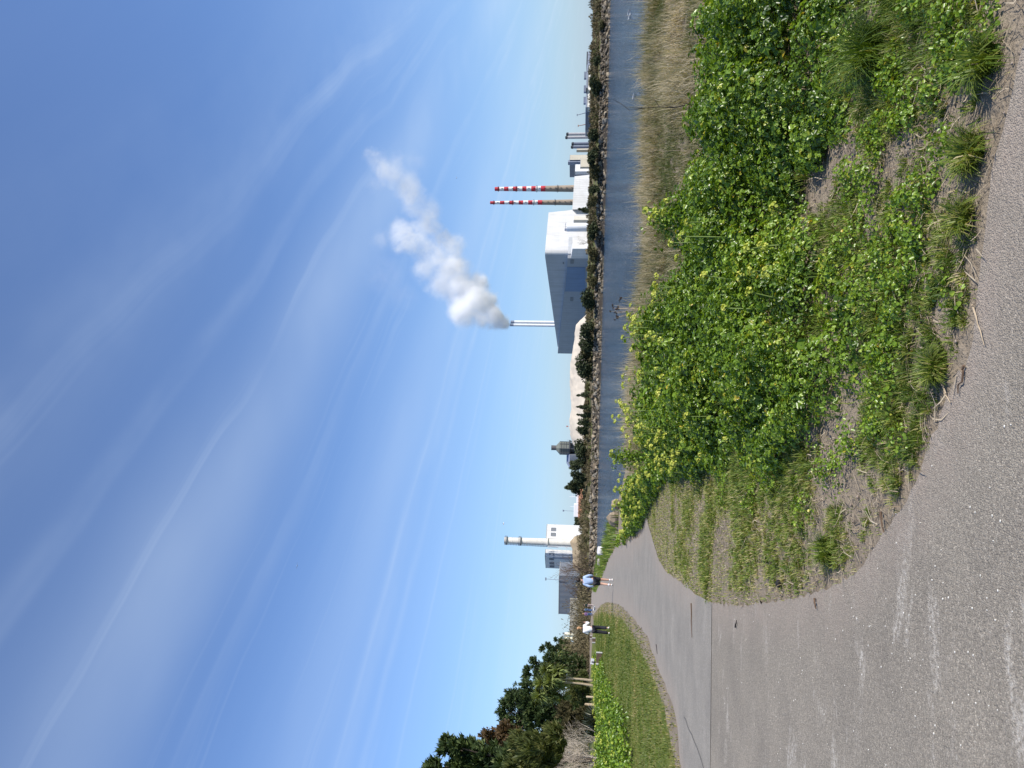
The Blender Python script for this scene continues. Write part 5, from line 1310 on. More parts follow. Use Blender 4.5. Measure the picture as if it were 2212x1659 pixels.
M_OLV = plain('hopper_olive', (.15, .16, .135), .6, .15, .4); M_DARK = plain('dark_steel', (.05, .055, .065), .6, .2, .5); M_CONCR = plain('stack_concrete', (.34, .27, .205), .9, .25, .06, spec=.15, c2=(.24, .205, .17)); M_CHALK = plain('pale_concrete_stack', (.68, .645, .575), .85, .12, .3)
M_RED = plain('band_red', (.50, .035, .05), .6, .1, .2); M_BWHITE = plain('band_white', (.74, .73, .72), .6, .06, .2)
GZ_ = 2.3
def vplane(px, py, A, B):
    """line of sight meets the upright plane through A and B"""
    d = ray(px, py); n = np.array([-(B[1] - A[1]), B[0] - A[0], 0.0]); t = n @ (np.array([A[0], A[1], 0]) - EYE) / (n @ d); return EYE + d * t
def oriented(px_top, py, Y, a, Ll, Lr):
    """corner of a box seen edge-on: plan corners of the box, its left wall running away to the left, right wall to the right"""
    c_ = at(px_top, py, Y); tl = np.array([-math.cos(a), math.sin(a)]); tr = np.array([math.sin(a), math.cos(a)])
    c2 = c_[:2]; return [tuple(c2), tuple(c2 + tr * Lr), tuple(c2 + tr * Lr + tl * Ll), tuple(c2 + tl * Ll)], float(c_[2])

# striped chimneys
def rail_ring(r, z, parent, h=1.2):
    mb = MB().lathe([(r, z + h), (r, z + h + .12)], 24, cap=False).lathe([(r, z + h * .5), (r, z + h * .5 + .08)], 24, cap=False)
    for k in range(12): a = k * PI / 6; mb.tube([(r * math.cos(a), r * math.sin(a), z), (r * math.cos(a), r * math.sin(a), z + h)], .06, 4)
    return mb.build('railing', M_DARK, parent)
def chimney(axis_px, rt_px, rb_px, Y, bands, rings, label, half=18):
    (pt, yt), (pb, yb) = axis_px
    base = at(pb, yb, Y); top = at(pt, yt, Y); s = Y / FPX; H = top[2] - GZ_
    t = thing('striped_chimney', label, 'chimney', (float(base[0]), Y, GZ_), 0, 'red and white banded chimneys')
    kz = lambda px: fz(px, yt, Y) - GZ_
    rad = lambda z: (rb_px + (rt_px - rb_px) * (z - kz(pb)) / (H - kz(pb))) * s / 2
    edges = bands; zs = [kz(e) for e in edges]
    lo = zs[-1]; z0 = 0
    MB().lathe([(rad(z0), z0), (rad(lo * .5), lo * .5), (rad(lo), lo)], 28).build('shaft', M_CONCR, t, True)
    for i in range(len(zs) - 1):
        MB().lathe([(rad(zs[i + 1]) * 1.004, zs[i + 1]), (rad(zs[i]) * 1.004, zs[i])], 28).build('band', M_RED if i % 2 == 0 else M_BWHITE, t, True)
    for r in rings:
        z = kz(r); ob_ = MB().lathe([(rad(z) + .2, z - .5), (rad(z) + 1.5, z - .4), (rad(z) + 1.5, z), (rad(z) + .2, z)], 24).build('platform', M_DARK, t, True); rail_ring(rad(z) + 1.45, z, ob_)
    lb = MB(); xr = rad(0)
    for i in range(14):
        z = H * (.2 + .055 * i); lb.box(-.35, .35, -rad(z) - .7, -rad(z) + .1, z, z + 3.2)
    lb.build('ladder', M_DARK, t)
    return t
bA = [1069.1 + (z - 180) * .1488 for z in (180, 248, 315, 380, 445, 510, 580, 640, 710, 775, 848, 915)]
bB = [1059 + (z - 112) * .1488 for z in (112, 183, 255, 320, 390, 455, 527, 592, 665, 728, 803, 870)]
chimney(((1069.1, 405.8), (1238.8, 407.4)), 8.3, 14.4, 1500.0, bA, [1069 + (z - 180) * .1488 for z in (232, 490, 790, 1092)], 'right and thicker one of the two red and white striped chimneys')
chimney(((1059, 435.3), (1238, 437.2)), 6.4, 12.4, 1560.0, bB, [1059 + (z - 112) * .1488 for z in (165, 437, 745, 1055)], 'left and slimmer, taller looking red and white striped chimney')

# incinerator
t = thing('incinerator', 'big white and grey incinerator hall with slanted roof and blue lower cladding', 'building', tuple(np.append(at(1177, 548, 800)[:2], GZ_)))
T0 = np.array(t.location)
def pt_(q): return (float(q[0] - T0[0]), float(q[1] - T0[1]))
Pc = at(1177, 548.6, 800.); Pl = at(1204.5, 749, 1010.); Pr = at(1185, 459, 826.)
dl = (Pl - Pc)[:2]; dl = dl / np.linalg.norm(dl); dr = (Pr - Pc)[:2]; dr = dr / np.linalg.norm(dr)
cr = 7.0; arc = []
a0 = Pc[:2] + dl * cr; a1 = Pc[:2] + dr * cr
for i in range(9):
    f = i / 8; q = (1 - f) ** 2 * a0 + 2 * f * (1 - f) * Pc[:2] + f * f * a1; arc.append(q)
Pb = Pl[:2] + (Pr - Pc)[:2]
hC, hL, hR = Pc[2] - GZ_, Pl[2] - GZ_, Pr[2] - GZ_
zlow = fz(1226.6, 556, 805) - GZ_
low_r = at(1236, 449, 829.)
top_pts = [Pl[:2]] + arc + [Pr[:2], Pb]; top_z = [hL] + [hC] * len(arc) + [hR, hL]
bot_pts = [Pl[:2]] + arc + [low_r[:2], Pb + (low_r - Pr)[:2]]
n_ = len(top_pts); v = [(*pt_(p), 0.0) for p in bot_pts] + [(*pt_(p), z) for p, z in zip(top_pts, top_z)]
mb = MB().add(v, [(i, n_ + i, n_ + (i + 1) % n_, (i + 1) % n_) for i in range(n_)], 0).add([v[n_ + i] for i in range(n_)], [tuple(range(n_ - 1, -1, -1))], 1)
mb.mi[0] = 2; mb.mi[1] = 2; mb.mi[n_ - 1] = 2; mb.mi[2] = 2; mb.mi[3] = 2; ob = mb.build('hall', [M_CLW, M_ROOF, M_CLS], t)  # left faces in silver metal, darker so the colour also carries their shade
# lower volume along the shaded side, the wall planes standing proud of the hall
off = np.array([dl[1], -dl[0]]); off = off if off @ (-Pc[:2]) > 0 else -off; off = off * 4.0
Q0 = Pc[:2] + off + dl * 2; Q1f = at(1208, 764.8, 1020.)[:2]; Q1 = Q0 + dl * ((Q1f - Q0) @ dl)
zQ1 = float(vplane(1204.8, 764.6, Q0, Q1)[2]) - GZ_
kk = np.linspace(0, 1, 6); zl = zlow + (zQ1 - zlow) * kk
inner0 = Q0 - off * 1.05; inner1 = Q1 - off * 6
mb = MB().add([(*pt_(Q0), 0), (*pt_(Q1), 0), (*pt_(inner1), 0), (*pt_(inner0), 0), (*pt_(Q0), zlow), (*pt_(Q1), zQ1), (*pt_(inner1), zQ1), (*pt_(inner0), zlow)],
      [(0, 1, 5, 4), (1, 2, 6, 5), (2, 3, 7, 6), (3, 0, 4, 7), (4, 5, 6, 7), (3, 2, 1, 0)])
mb.build('lower_hall', M_CLS2, t)  # slate tone also deepens the shade of this side in the colour
def face_panel(name, corners, A, B, proud, mat, thick=.4):
    """flat panel on the wall through A, B; corners seen at these spots"""
    nrm = np.array([dl[1], -dl[0]]); nrm = nrm if nrm @ (-Pc[:2]) > 0 else -nrm
    P_ = [vplane(px, py, A, B) for px, py in corners]; o1 = nrm * proud; o2 = nrm * (proud - thick)
    v = [(*pt_(p[:2] + o1), p[2] - GZ_) for p in P_] + [(*pt_(p[:2] + o2), p[2] - GZ_) for p in P_]
    return MB().add(v, [(0, 1, 2, 3), (7, 6, 5, 4), (0, 4, 5, 1), (1, 5, 6, 2), (2, 6, 7, 3), (3, 7, 4, 0)]).build(name, mat, t)
bt_ = at(1262, 600, 850)
def zclamp(px, py): return (px, py)
face_panel('blue_cladding', [(1225.2, 576.6), (1264, 577.2), (1264, 629.5), (1220.3, 629)], Q0, Q1, .35, M_CLB)
face_panel('louvre', [(1232.2, 560.5), (1239.8, 561), (1239.4, 569.6), (1231.8, 569.2)], Q0, Q1, .3, M_LOUV)
face_panel('louvre', [(1231.8, 641.5), (1238.6, 642), (1238.4, 650.4), (1231.6, 650)], Q0, Q1, .3, M_LOUV)
face_panel('vent', [(1215.6, 566), (1218.4, 566), (1218.3, 570), (1215.5, 570)], Pc, Pl, .3, M_LOUV)
# lit low hall to the right
e0 = at(1236.2, 452, 822.); e1 = at(1241, 381, 835.); e2 = at(1261, 377, 834.)
dd = np.array([5.0, 60.0])
v = [(*pt_(e0[:2]), 0), (*pt_(e2[:2]), 0), (*pt_(e2[:2] + dd), 0), (*pt_(e0[:2] + dd), 0), (*pt_(e0[:2]), e0[2] - GZ_), (*pt_(e1[:2]), e1[2] - GZ_), (*pt_(e1[:2] + dd), e1[2] - GZ_), (*pt_(e0[:2] + dd), e0[2] - GZ_)]
MB().add(v, [(0, 1, 5, 4), (1, 2, 6, 5), (2, 3, 7, 6), (3, 0, 4, 7), (4, 5, 6, 7)]).build('side_hall', M_CLW, t)
# grey strip standing in for the shadow gap at the foot of the lit wall
pl_, zt_ = oriented(1227, 548, 792, 1.0, .5, 24); MB().prism([pt_(p) for p in pl_], zt_ - GZ_ - 4, zt_ - GZ_).build('canopy_shade', M_CLG, t)
t2 = thing('annex_block', 'beige block standing in front of the lit incinerator wall', 'building', (0, 0, GZ_))
pl_, zt_ = oriented(1239, 475.2, 790, .75, 8, 8.3); MB().prism(pl_, 0, zt_ - GZ_).build('wall', clad('cream_cladding', (.66, .62, .54)), t2)
o2 = at(1265, 491, 780); sz = fz(1224.5, 491, 780) - GZ_
t2 = thing('silo', 'white round silo in front of the lit incinerator wall', 'silo', (o2[0], 780, GZ_))
MB().lathe([(4.5, 0), (4.5, sz - .5), (4.2, sz)], 28).build('tank', M_STEEL, t2, True)
mb = MB()
for k in range(12):
    a = k * PI / 6; mb.tube([(4.2 * math.cos(a), 4.2 * math.sin(a), sz), (4.2 * math.cos(a), 4.2 * math.sin(a), sz + 1.5)], .08, 4)
mb.lathe([(4.25, sz + 1.4), (4.25, sz + 1.6)], 24, cap=False); mb.box(-3.5, -1.5, -1, 1, sz, sz + 2.4); mb.build('rail', M_STEELG, t2)
t2 = thing('shed', 'small white gabled shed with shaded side below the incinerator corner', 'building', (0, 0, GZ_))
pl_, zt_ = oriented(1237.5, 537, 760, .95, 14, 12); MB().prism(pl_, 0, zt_ - GZ_).build('wall', M_CLW, t2)
MB().prism([(p[0], p[1]) for p in pl_], zt_ - GZ_ + .003, [zt_ - GZ_ + .4, zt_ - GZ_ + .4, zt_ - GZ_ + 2.2, zt_ - GZ_ + 2.2]).build('roof', M_CLW, t2)
# small lorry
q = at(1262, 541, 600); t2 = thing('lorry', 'tiny white cabbed lorry parked on the bank below the small shed', 'lorry', (q[0], 600, GZ_ + .6), .4)
MB().box(-3.2, 1.0, -1.1, 1.1, .9, 3.2).build('box', M_DARK, t2, False, .05); MB().box(1.1, 2.9, -1.1, 1.1, .7, 3.0).build('cab', M_WHITE, t2, False, .15)
for wx_ in (-2.2, 2.0):
    for wy_ in (-1.05, 1.05):
        o = MB().lathe([(.45, -.15), (.5, -.1), (.5, .1), (.45, .15)], 14).build('wheel', M_DARK, t2, True); o.rotation_euler = (PI / 2, 0, 0); o.location = (wx_, wy_, .5); MB().lathe([(.2, -.17), (.2, .17)], 10).build('hub', M_STEEL, o)
# twin stacks behind the roof ridge
for (pt, pb, py0, py1, lab) in [(1103.5, 1198, 694.8, 696.4, 'right one of the two pale smooth incinerator stacks'), (1102, 1199, 701, 703, 'left one of the two pale smooth incinerator stacks, under the steam')]:
    Y = 1040.; b0 = at(pb, py1, Y); tp = at(pt, py0, Y); H = tp[2] - GZ_
    t2 = thing('incinerator_stack', lab, 'chimney', (b0[0], Y, GZ_), 0, 'pair of incinerator stacks')
    MB().lathe([(2.15, 0), (2.1, H * .5), (2.0, H - 5)], 24).build('shaft', M_STEEL, t2, True)
    MB().lathe([(2.02, H - 5), (2.02, H), (1.7, H), (1.7, H - 1.5)], 24, cap=False).build('tip', M_STEELG, t2, True)

# steam
mt = bpy.data.materials.new('steam'); mt.use_nodes = True; nt = mt.node_tree; nt.nodes.remove(nt.nodes['Principled BSDF'])
PY_ = 1045.
blobs = [(735 + .2929 * a, 259 + .2929 * b_, .2929 * r * 1.32, w) for a, b_, r, w in [
    (1205, 1500, 44, 2.6), (1170, 1475, 62, 2.2), (1130, 1440, 78, 1.8), (1085, 1370, 85, 1.6), (1040, 1460, 75, 1.0), (1010, 1330, 115, 1.3), (1000, 1210, 75, 1.1), (930, 1400, 125, 1.0), (890, 1260, 135, 1.1),
    (830, 1100, 125, .9), (770, 1210, 125, .6), (830, 960, 105, .55), (720, 1030, 115, .5), (755, 880, 90, .55), (640, 1080, 105, .42), (630, 970, 110, .42), (560, 930, 100, .45), (500, 865, 115, .5), (440, 830, 95, .4), (600, 780, 110, .34), (640, 700, 120, .3),
    (560, 640, 110, .3), (520, 550, 105, .3), (480, 470, 105, .34), (400, 400, 100, .34), (320, 360, 95, .34), (260, 290, 75, .3), (420, 300, 75, .16), (560, 300, 80, .08), (300, 880, 90, .14), (340, 1150, 180, .05), (450, 1280, 130, .05), (240, 460, 80, .12), (690, 800, 90, .3)]]
geo = nt.nodes.new('ShaderNodeNewGeometry').outputs['Position']
nz = nt.nodes.new('ShaderNodeTexNoise'); nz.inputs['Scale'].default_value = .035; nz.inputs['Detail'].default_value = 8; nz.inputs['Roughness'].default_value = .66; nt.links.new(geo, nz.inputs['Vector'])
vm = nt.nodes.new('ShaderNodeVectorMath'); vm.operation = 'MULTIPLY_ADD'; nt.links.new(nz.outputs['Color'], vm.inputs[0]); vm.inputs[1].default_value = (44, 44, 44); vm.inputs[2].default_value = (-22, -22, -22)
ad = nt.nodes.new('ShaderNodeVectorMath'); ad.operation = 'ADD'; nt.links.new(geo, ad.inputs[0]); nt.links.new(vm.outputs[0], ad.inputs[1])
dens = None; rng = random.Random(8); hull = bmesh.new()
for (px, py, r, w) in blobs:
    c_ = at(px, py, PY_); rr = r * PY_ / FPX; c_[1] += rng.uniform(-.4, .4) * rr
    near_stack = r < 22
    di = nt.nodes.new('ShaderNodeVectorMath'); di.operation = 'DISTANCE'; nt.links.new(geo if near_stack else ad.outputs[0], di.inputs[0]); di.inputs[1].default_value = tuple(c_)
    mr = nt.nodes.new('ShaderNodeMapRange'); mr.interpolation_type = 'SMOOTHSTEP'; nt.links.new(di.outputs['Value'], mr.inputs[0]); mr.inputs[1].default_value = rr * .15; mr.inputs[2].default_value = rr * 1.05; mr.inputs[3].default_value = w; mr.inputs[4].default_value = 0
    dens = mr.outputs[0] if dens is None else math_(nt, 'MAXIMUM', dens, mr.outputs[0])
    R_ = rr * 1.12 + (6 if near_stack else 22)
    bmesh.ops.create_icosphere(hull, subdivisions=2, radius=R_, matrix=Matrix.Translation(c_))
nd = noise(nt, .045, 10, .74, geo, .5)
fin = math_(nt, 'MULTIPLY', math_(nt, 'POWER', dens, 1.35), math_(nt, 'MULTIPLY', math_(nt, 'SUBTRACT', nd, .34, clamp=True), .8))
pv = nt.nodes.new('ShaderNodeVolumePrincipled'); pv.inputs['Color'].default_value = (.998, .998, 1, 1); pv.inputs['Anisotropy'].default_value = 0.0
nt.links.new(fin, pv.inputs['Density']); nt.links.new(pv.outputs[0], nt.nodes['Material Output'].inputs['Volume'])
try: mt.cycles.volume_step_rate = .12
except Exception: pass
me = bpy.data.meshes.new('steam_plume'); hull.to_mesh(me); hull.free(); me.materials.append(mt)
o = link(bpy.data.objects.new('steam_plume', me)); rm = o.modifiers.new('union', 'REMESH'); rm.mode = 'VOXEL'; rm.voxel_size = 5.0
tag(o, 'white steam plume drifting up and to the right from the incinerator stacks', 'steam', kind='stuff')

# pale heap
Yh = 420.
prof = [(985, 1262), (975, 1246), (960, 1238), (945, 1232.5), (925, 1230), (905, 1229.8), (885, 1232), (860, 1232.5), (830, 1231.5), (800, 1231.4), (775, 1233), (755, 1237), (735, 1240), (715, 1242), (703, 1244), (695, 1250), (688, 1258), (684, 1264)]
xs = [at(q[1], q[0], Yh)[0] for q in prof]; zs = [fz(q[1], q[0], Yh) for q in prof]
hx = np.linspace(xs[0], xs[-1], 110); hy = np.linspace(-26, 26, 40); HXX, HYY = np.meshgrid(hx, hy)
ridge = np.interp(HXX, xs, zs) - GZ_
hz = ridge * np.clip(1 - (np.abs(HYY) / 26) ** 2.2, 0, 1) + (fbm(HXX * .16, HYY * .16, 9) - .5) * 1.6 * np.clip(ridge / 4, 0, 1) + (fbm(HXX * .5, HYY * .12, 19) - .5) * .5
k = (np.arange(39)[:, None] * 110 + np.arange(109)[None]).ravel()
M_HEAP = plain('pale_spoil', (.545, .48, .385), .95, .1, .15, .3, spec=.1)
o = fast_mesh('spoil_heap', np.stack([HXX.ravel(), (Yh + HYY).ravel(), (np.maximum(hz, 0) + GZ_ - .3).ravel()], 1), np.stack([k, k + 1, k + 111, k + 110], 1), M_HEAP, None, None, True)
tag(o, 'long pale cream spoil heap beyond the far shore', 'heap')

# hopper tower and dark shed
Y = 455.; q = at(1225, 968, Y); s = Y / FPX
t = thing('hopper_tower', 'dark olive hopper tower with round stub stack and platform above the heap', 'tower', (q[0], Y, GZ_))
Z = lambda px: fz(px, 968, Y) - GZ_
rb = 13.6 * s
mb = MB().lathe([(rb, Z(1229)), (rb, Z(1209)), (5.4 * s, Z(1201.5))], 8); mb.build('hopper', M_OLV, t)
MB().lathe([(5.2 * s, Z(1201.6)), (5.2 * s, Z(1191.8)), (5.5 * s, Z(1191.8)), (5.5 * s, Z(1191))], 20).build('stub_stack', plain('stub_dark', (.10, .095, .10), .7), t, True)
MB().lathe([(rb * 1.3, Z(1232)), (rb * 1.3, Z(1229.2))], 8).build('platform', M_DARK, t)
mb = MB()
for a in np.linspace(0, 2 * PI, 9)[:-1]:
    mb.tube([(rb * 1.1 * math.cos(a), rb * 1.1 * math.sin(a), 0), (rb * 1.1 * math.cos(a), rb * 1.1 * math.sin(a), Z(1232))], .35, 5)
    mb.tube([(rb * 1.28 * math.cos(a), rb * 1.28 * math.sin(a), Z(1229)), (rb * 1.28 * math.cos(a), rb * 1.28 * math.sin(a), Z(1229) + 1.3)], .08, 4)
mb.lathe([(rb * .75, 0), (rb * .75, Z(1232))], 8); mb.build('support', M_DARK, t)
mb = MB()
for a in np.linspace(0, 2 * PI, 9)[:-1]: mb.tube([((rb + .05) * math.cos(a), (rb + .05) * math.sin(a), Z(1229)), ((rb + .05) * math.cos(a), (rb + .05) * math.sin(a), Z(1209))], .22, 4)
for zz in (1214, 1219, 1224): mb.lathe([(rb + .12, Z(zz)), (rb + .12, Z(zz) + .3)], 8, cap=False)
mb.build('ribs', M_DARK, t)
t = thing('shed', 'dark grey gabled shed between the hopper tower and the pines', 'building', (0, 0, GZ_)); pl_, zt_ = oriented(1230, 983, 450, 1.2, 2, 12)
a0, a1 = at(1231, 983, 450), at(1232, 1012, 452); zt_ = a0[2]
w = [(a1[0], a1[1]), (a0[0], a0[1]), (a0[0] + 3, a0[1] + 14), (a1[0] + 3, a1[1] + 14)]
MB().prism(w, 0, zt_ - GZ_).build('wall', M_CLD, t); ww = MB()
ww.add([(*w[0], zt_ - GZ_ + .01), (*w[1], zt_ - GZ_ + .01), (*w[2], zt_ - GZ_ + .01), (*w[3], zt_ - GZ_ + .01), ((w[0][0] + w[3][0]) / 2 + 1, (w[0][1] + w[3][1]) / 2, zt_ - GZ_ + 2.2), ((w[1][0] + w[2][0]) / 2, (w[1][1] + w[2][1]) / 2, zt_ - GZ_ + 2.2)], [(0, 1, 5, 4), (2, 3, 4, 5), (0, 4, 3), (1, 2, 5)]); ww.build('roof', M_STEELG, t)

# tower plant at the left
Y = 520.
def plant_box(px, py, Yc, a, Ll, Lr, label, mat, wins=(), name='building', left=None):
    pl_, zt_ = oriented(px, py, Yc, a, Ll, Lr); o_ = np.array([*pl_[0], GZ_]); t = thing(name, label, 'building', tuple(o_))
    rel = [(p[0] - o_[0], p[1] - o_[1]) for p in pl_]; H = zt_ - GZ_
    w_ = MB().prism(rel, 0, H)
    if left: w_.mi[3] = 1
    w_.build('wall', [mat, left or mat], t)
    cen = np.mean(rel, 0); big = [tuple(cen + (np.array(p) - cen) * 1.012) for p in rel]
    MB().prism(big, H + .003, H + .45).build('parapet', M_ROOF, t)
    for (side, f, wz, wd, hg) in wins:                       # side 'l' or 'r', position along the wall, drop below the top
        A = np.array(rel[0]); B = np.array(rel[3] if side == 'l' else rel[1]); L = np.linalg.norm(B - A); d = (B - A) / L; nr = np.array([d[1], -d[0]]); nr = nr if nr @ (A - cen) > 0 else -nr
        c0 = A + d * f * L; q = [c0 - d * wd / 2, c0 + d * wd / 2]
        v = [(*(q[0] + nr * .12), H - wz - hg), (*(q[1] + nr * .12), H - wz - hg), (*(q[1] + nr * .12), H - wz), (*(q[0] + nr * .12), H - wz)]
        v += [(p[0] - nr[0] * .3, p[1] - nr[1] * .3, p[2]) for p in v]
        MB().add(v, [(0, 1, 2, 3), (7, 6, 5, 4), (0, 4, 5, 1), (1, 5, 6, 2), (2, 6, 7, 3), (3, 7, 4, 0)]).build('louvre', M_LOUV, t)
        fr = MB(); o3 = np.array([nr[0], nr[1], 0]) * .06
        for a_, b__ in ((0, 1), (1, 2), (2, 3), (3, 0)): fr.tube([np.array(v[a_]) + o3, np.array(v[b__]) + o3], .14, 4)
        fr.build('frame', M_STEELG, [c for c in t.children if c.name.startswith('louvre')][-1])
    return t
plant_box(1178.3, 1202, Y, .87, 17.7, 5.6, 'grey block with three small louvres and lit white end, left of the ringed chimney', M_CLW, [('l', .18, 2.6, 2.6, 3.2), ('l', .55, 2.6, 2.6, 3.2), ('l', .82, 2.6, 2.6, 3.2), ('r', .5, 2.6, 2.6, 3.2)])
plant_box(1180.5, 1162.5, Y, .87, 12, 11.2, 'white tall block with two louvres right of the ringed chimney', M_CLW, [('r', .28, 3, 2.4, 3.2), ('r', .64, 3, 2.4, 3.2)])
c1 = at(1230, 1173, Y - 6); s = (Y - 6) / FPX
t = thing('ringed_chimney', 'tall pale chimney with dark ring platforms between two white blocks', 'chimney', (c1[0], Y - 6, GZ_)); Z = lambda px: fz(px, 1171, Y - 6) - GZ_
zt_ = Z(1089.6)
sh = MB().lathe([(8.4 * s, 0), (7.8 * s, zt_ * .4), (6.7 * s, zt_ - .8), (7.1 * s, zt_ - .8), (7.1 * s, zt_)], 28).build('shaft', M_CHALK, t, True)
top_off = at(1089.6, 1168.6, Y - 6)[0] - c1[0]
rs = lambda z: (8.4 + (6.7 - 8.4) * z / zt_) * s
for px_ in (1094.6, 1124.6): z = Z(px_); ob_ = MB().lathe([(rs(z), z - .5), (rs(z) + 1.0, z - .3), (rs(z) + 1.0, z + .1), (rs(z), z + .2)], 24).build('platform', M_LOUV, t, True); rail_ring(rs(z) + .95, z + .1, ob_)
z = Z(1183); MB().lathe([(rs(z), z - .5), (rs(z) + .7, z - .4), (rs(z) + .7, z + .6), (rs(z), z + .6)], 24).build('platform', M_CHALK, t, True)
for px_ in (1107, 1117, 1138, 1149, 1160.5, 1171, 1192, 1204): z = Z(px_); MB().lathe([(rs(z) + .02, z - .12), (rs(z) + .1, z), (rs(z) + .02, z + .12)], 24, cap=False).build('flange', M_CHALK, t, True)
mb = MB(); mb.tube([(-rs(20) - .6, -.5, 18), (-rs(zt_) - .4, -.5, zt_)], .22, 5)
for i in range(34): zz = 18 + (zt_ - 18) * i / 34; mb.box(-rs(zz) - .9, -rs(zz) + .1, -.75, -.25, zz, zz + .35)
mb.build('ladder', M_STEEL, t)
t = thing('steel_frame', 'white steel pipe frame at the foot of the ringed chimney', 'steel frame', (at(1229, 1187, Y - 8)[0], Y - 8, GZ_)); mb = MB(); H = Z(1184); W_ = 2.2
for xx in (-W_, W_):
    for yy in (-2, 2): mb.box(xx - .18, xx + .18, yy - .18, yy + .18, 0, H)
for i in range(4):
    z0, z1 = H * i / 4, H * (i + 1) / 4; mb.box(-W_, W_, -2.25, -1.95, z1 - .35, z1 - .02); mb.tube([(-W_, -2.1, z0), (W_, -2.1, z1)], .13, 4)
mb.build('girders', M_STEEL, t); mb = MB()
for xx in (-6.5, -5.2, -3.6): mb.tube([(xx, .5, 0), (xx, .5, H * .8), (xx + 1.5, .5, H * .92)], .45, 7)
mb.build('pipes', M_STEELG, t)
# low sheds, bank, walls, masts
t = plant_box(1208.6, 1243, 470, .2, 26.5, 20, 'long low dark grey shed behind the leafless trees', M_CLD)
bx0, bx1 = at(1242, 1234, 300)[0], at(1242, 1154, 300)[0]; HXX, HYY = np.meshgrid(np.linspace(bx0, bx1, 40), np.linspace(-5, 5, 14))
f_ = (HXX - bx0) / (bx1 - bx0); prf = np.interp(f_, [0, .08, .4, .6, .8, .93, 1], [0, .75, .8, .85, 1.0, .7, 0])
hz = (fz(1229.5, 1180, 300) - GZ_) * prf * np.clip(1 - (HYY / 5) ** 2, 0, 1) * (.9 + .2 * fbm(HXX * .5, HYY * .5, 4)) + GZ_ - .2
k = (np.arange(13)[:, None] * 40 + np.arange(39)[None]).ravel()
o = fast_mesh('earth_bank', np.stack([HXX.ravel(), (300 + HYY).ravel(), hz.ravel()], 1), np.stack([k, k + 1, k + 41, k + 40], 1), plain('tan_earth', (.33, .26, .17), .95, .2, .4, .5, spec=.1), None, None, True)
tag(o, 'tan earth bank at the foot of the ringed chimney', 'earth bank')
t = thing('ship', 'white and orange ship hull and superstructure half hidden behind scrub, right of the white block', 'ship', (at(1250, 1085, 430)[0], 430, GZ_ - 1), .1); s = 430 / FPX
L_ = 32 * s; MB().prism([(-L_, -4), (L_ * .8, -4), (L_ * 1.1, 0), (L_ * .8, 4), (-L_, 4)], 0, 4.6).build('hull', plain('hull_orange', (.50, .24, .14), .6, .35, .5), t)
MB().box(-L_ * .95, -L_ * .1, -3, 3, 4.61, 7.2).box(-L_ * .1, L_ * .7, -2.5, 2.5, 4.61, 5.8).build('superstructure', M_WHITE, t, False, .2)
mb = MB(); mb.tube([(L_ * .35, 0, 5.8), (L_ * .35, 0, 10)], .15, 5).tube([(L_ * .35, 0, 9), (L_ * .55, 0, 8)], .1, 4).tube([(-L_ * .3, 0, 7.2), (-L_ * .3, 0, 9.5)], .12, 5); mb.build('mast', M_STEEL, t)
def mast(px0, px1, py0, py1, Yc, r, label, mat, head=.5):
    a, b_ = at(px0, py0, Yc), at(px1, py1, Yc); t = thing('mast', label, 'mast', (b_[0], Yc, b_[2] - 2)); d = Vector((a - b_)); d.z += 2
    MB().tube([(0, 0, 0), d * .5, d], [r, r * .8, r * .6], 6).build('pole', mat, t); MB().box(d.x - head, d.x + head, -.3, .3, d.z - .25, d.z + .55).build('lamp_head', mat, t)
mast(1217.5, 1240, 1103, 1104, 430, .16, 'thin light mast right of the white block', M_STEELG)
mast(1179.5, 1212, 1250.5, 1253, 470, .2, 'light mast behind the largest leafless tree', M_STEELG, .9)
mast(1225.5, 1236, 921, 921.5, 455, .14, 'tiny mast sticking up behind the crest of the pale heap', plain('mast_red', (.4, .12, .08), .6), .4)
mast(1247.2, 1264, 248.6, 243, 700, .42, 'slanted crane boom over the low dark strip, right one of the two', M_STEELG, .9)
mast(1249.4, 1264, 272, 268.4, 700, .42, 'slanted rusty crane boom over the low dark strip, left one of the two', plain('boom_rust', (.36, .19, .13), .7), .9)
t = thing('site_sign', 'small yellow notice on posts at the far waterline', 'sign', tuple(hit(1270, 1206.5))); s = t.location[1] / FPX
MB().box(-1.6 * s, 1.6 * s, -.03, .03, 3 * s, 6.5 * s).build('panel', plain('sign_yellow', (.75, .55, .06), .6), t); MB().box(-1.5 * s, -1.2 * s, -.03, .03, 0, 3 * s).box(1.2 * s, 1.5 * s, -.03, .03, 0, 3 * s).build('post', M_STEELG, t)
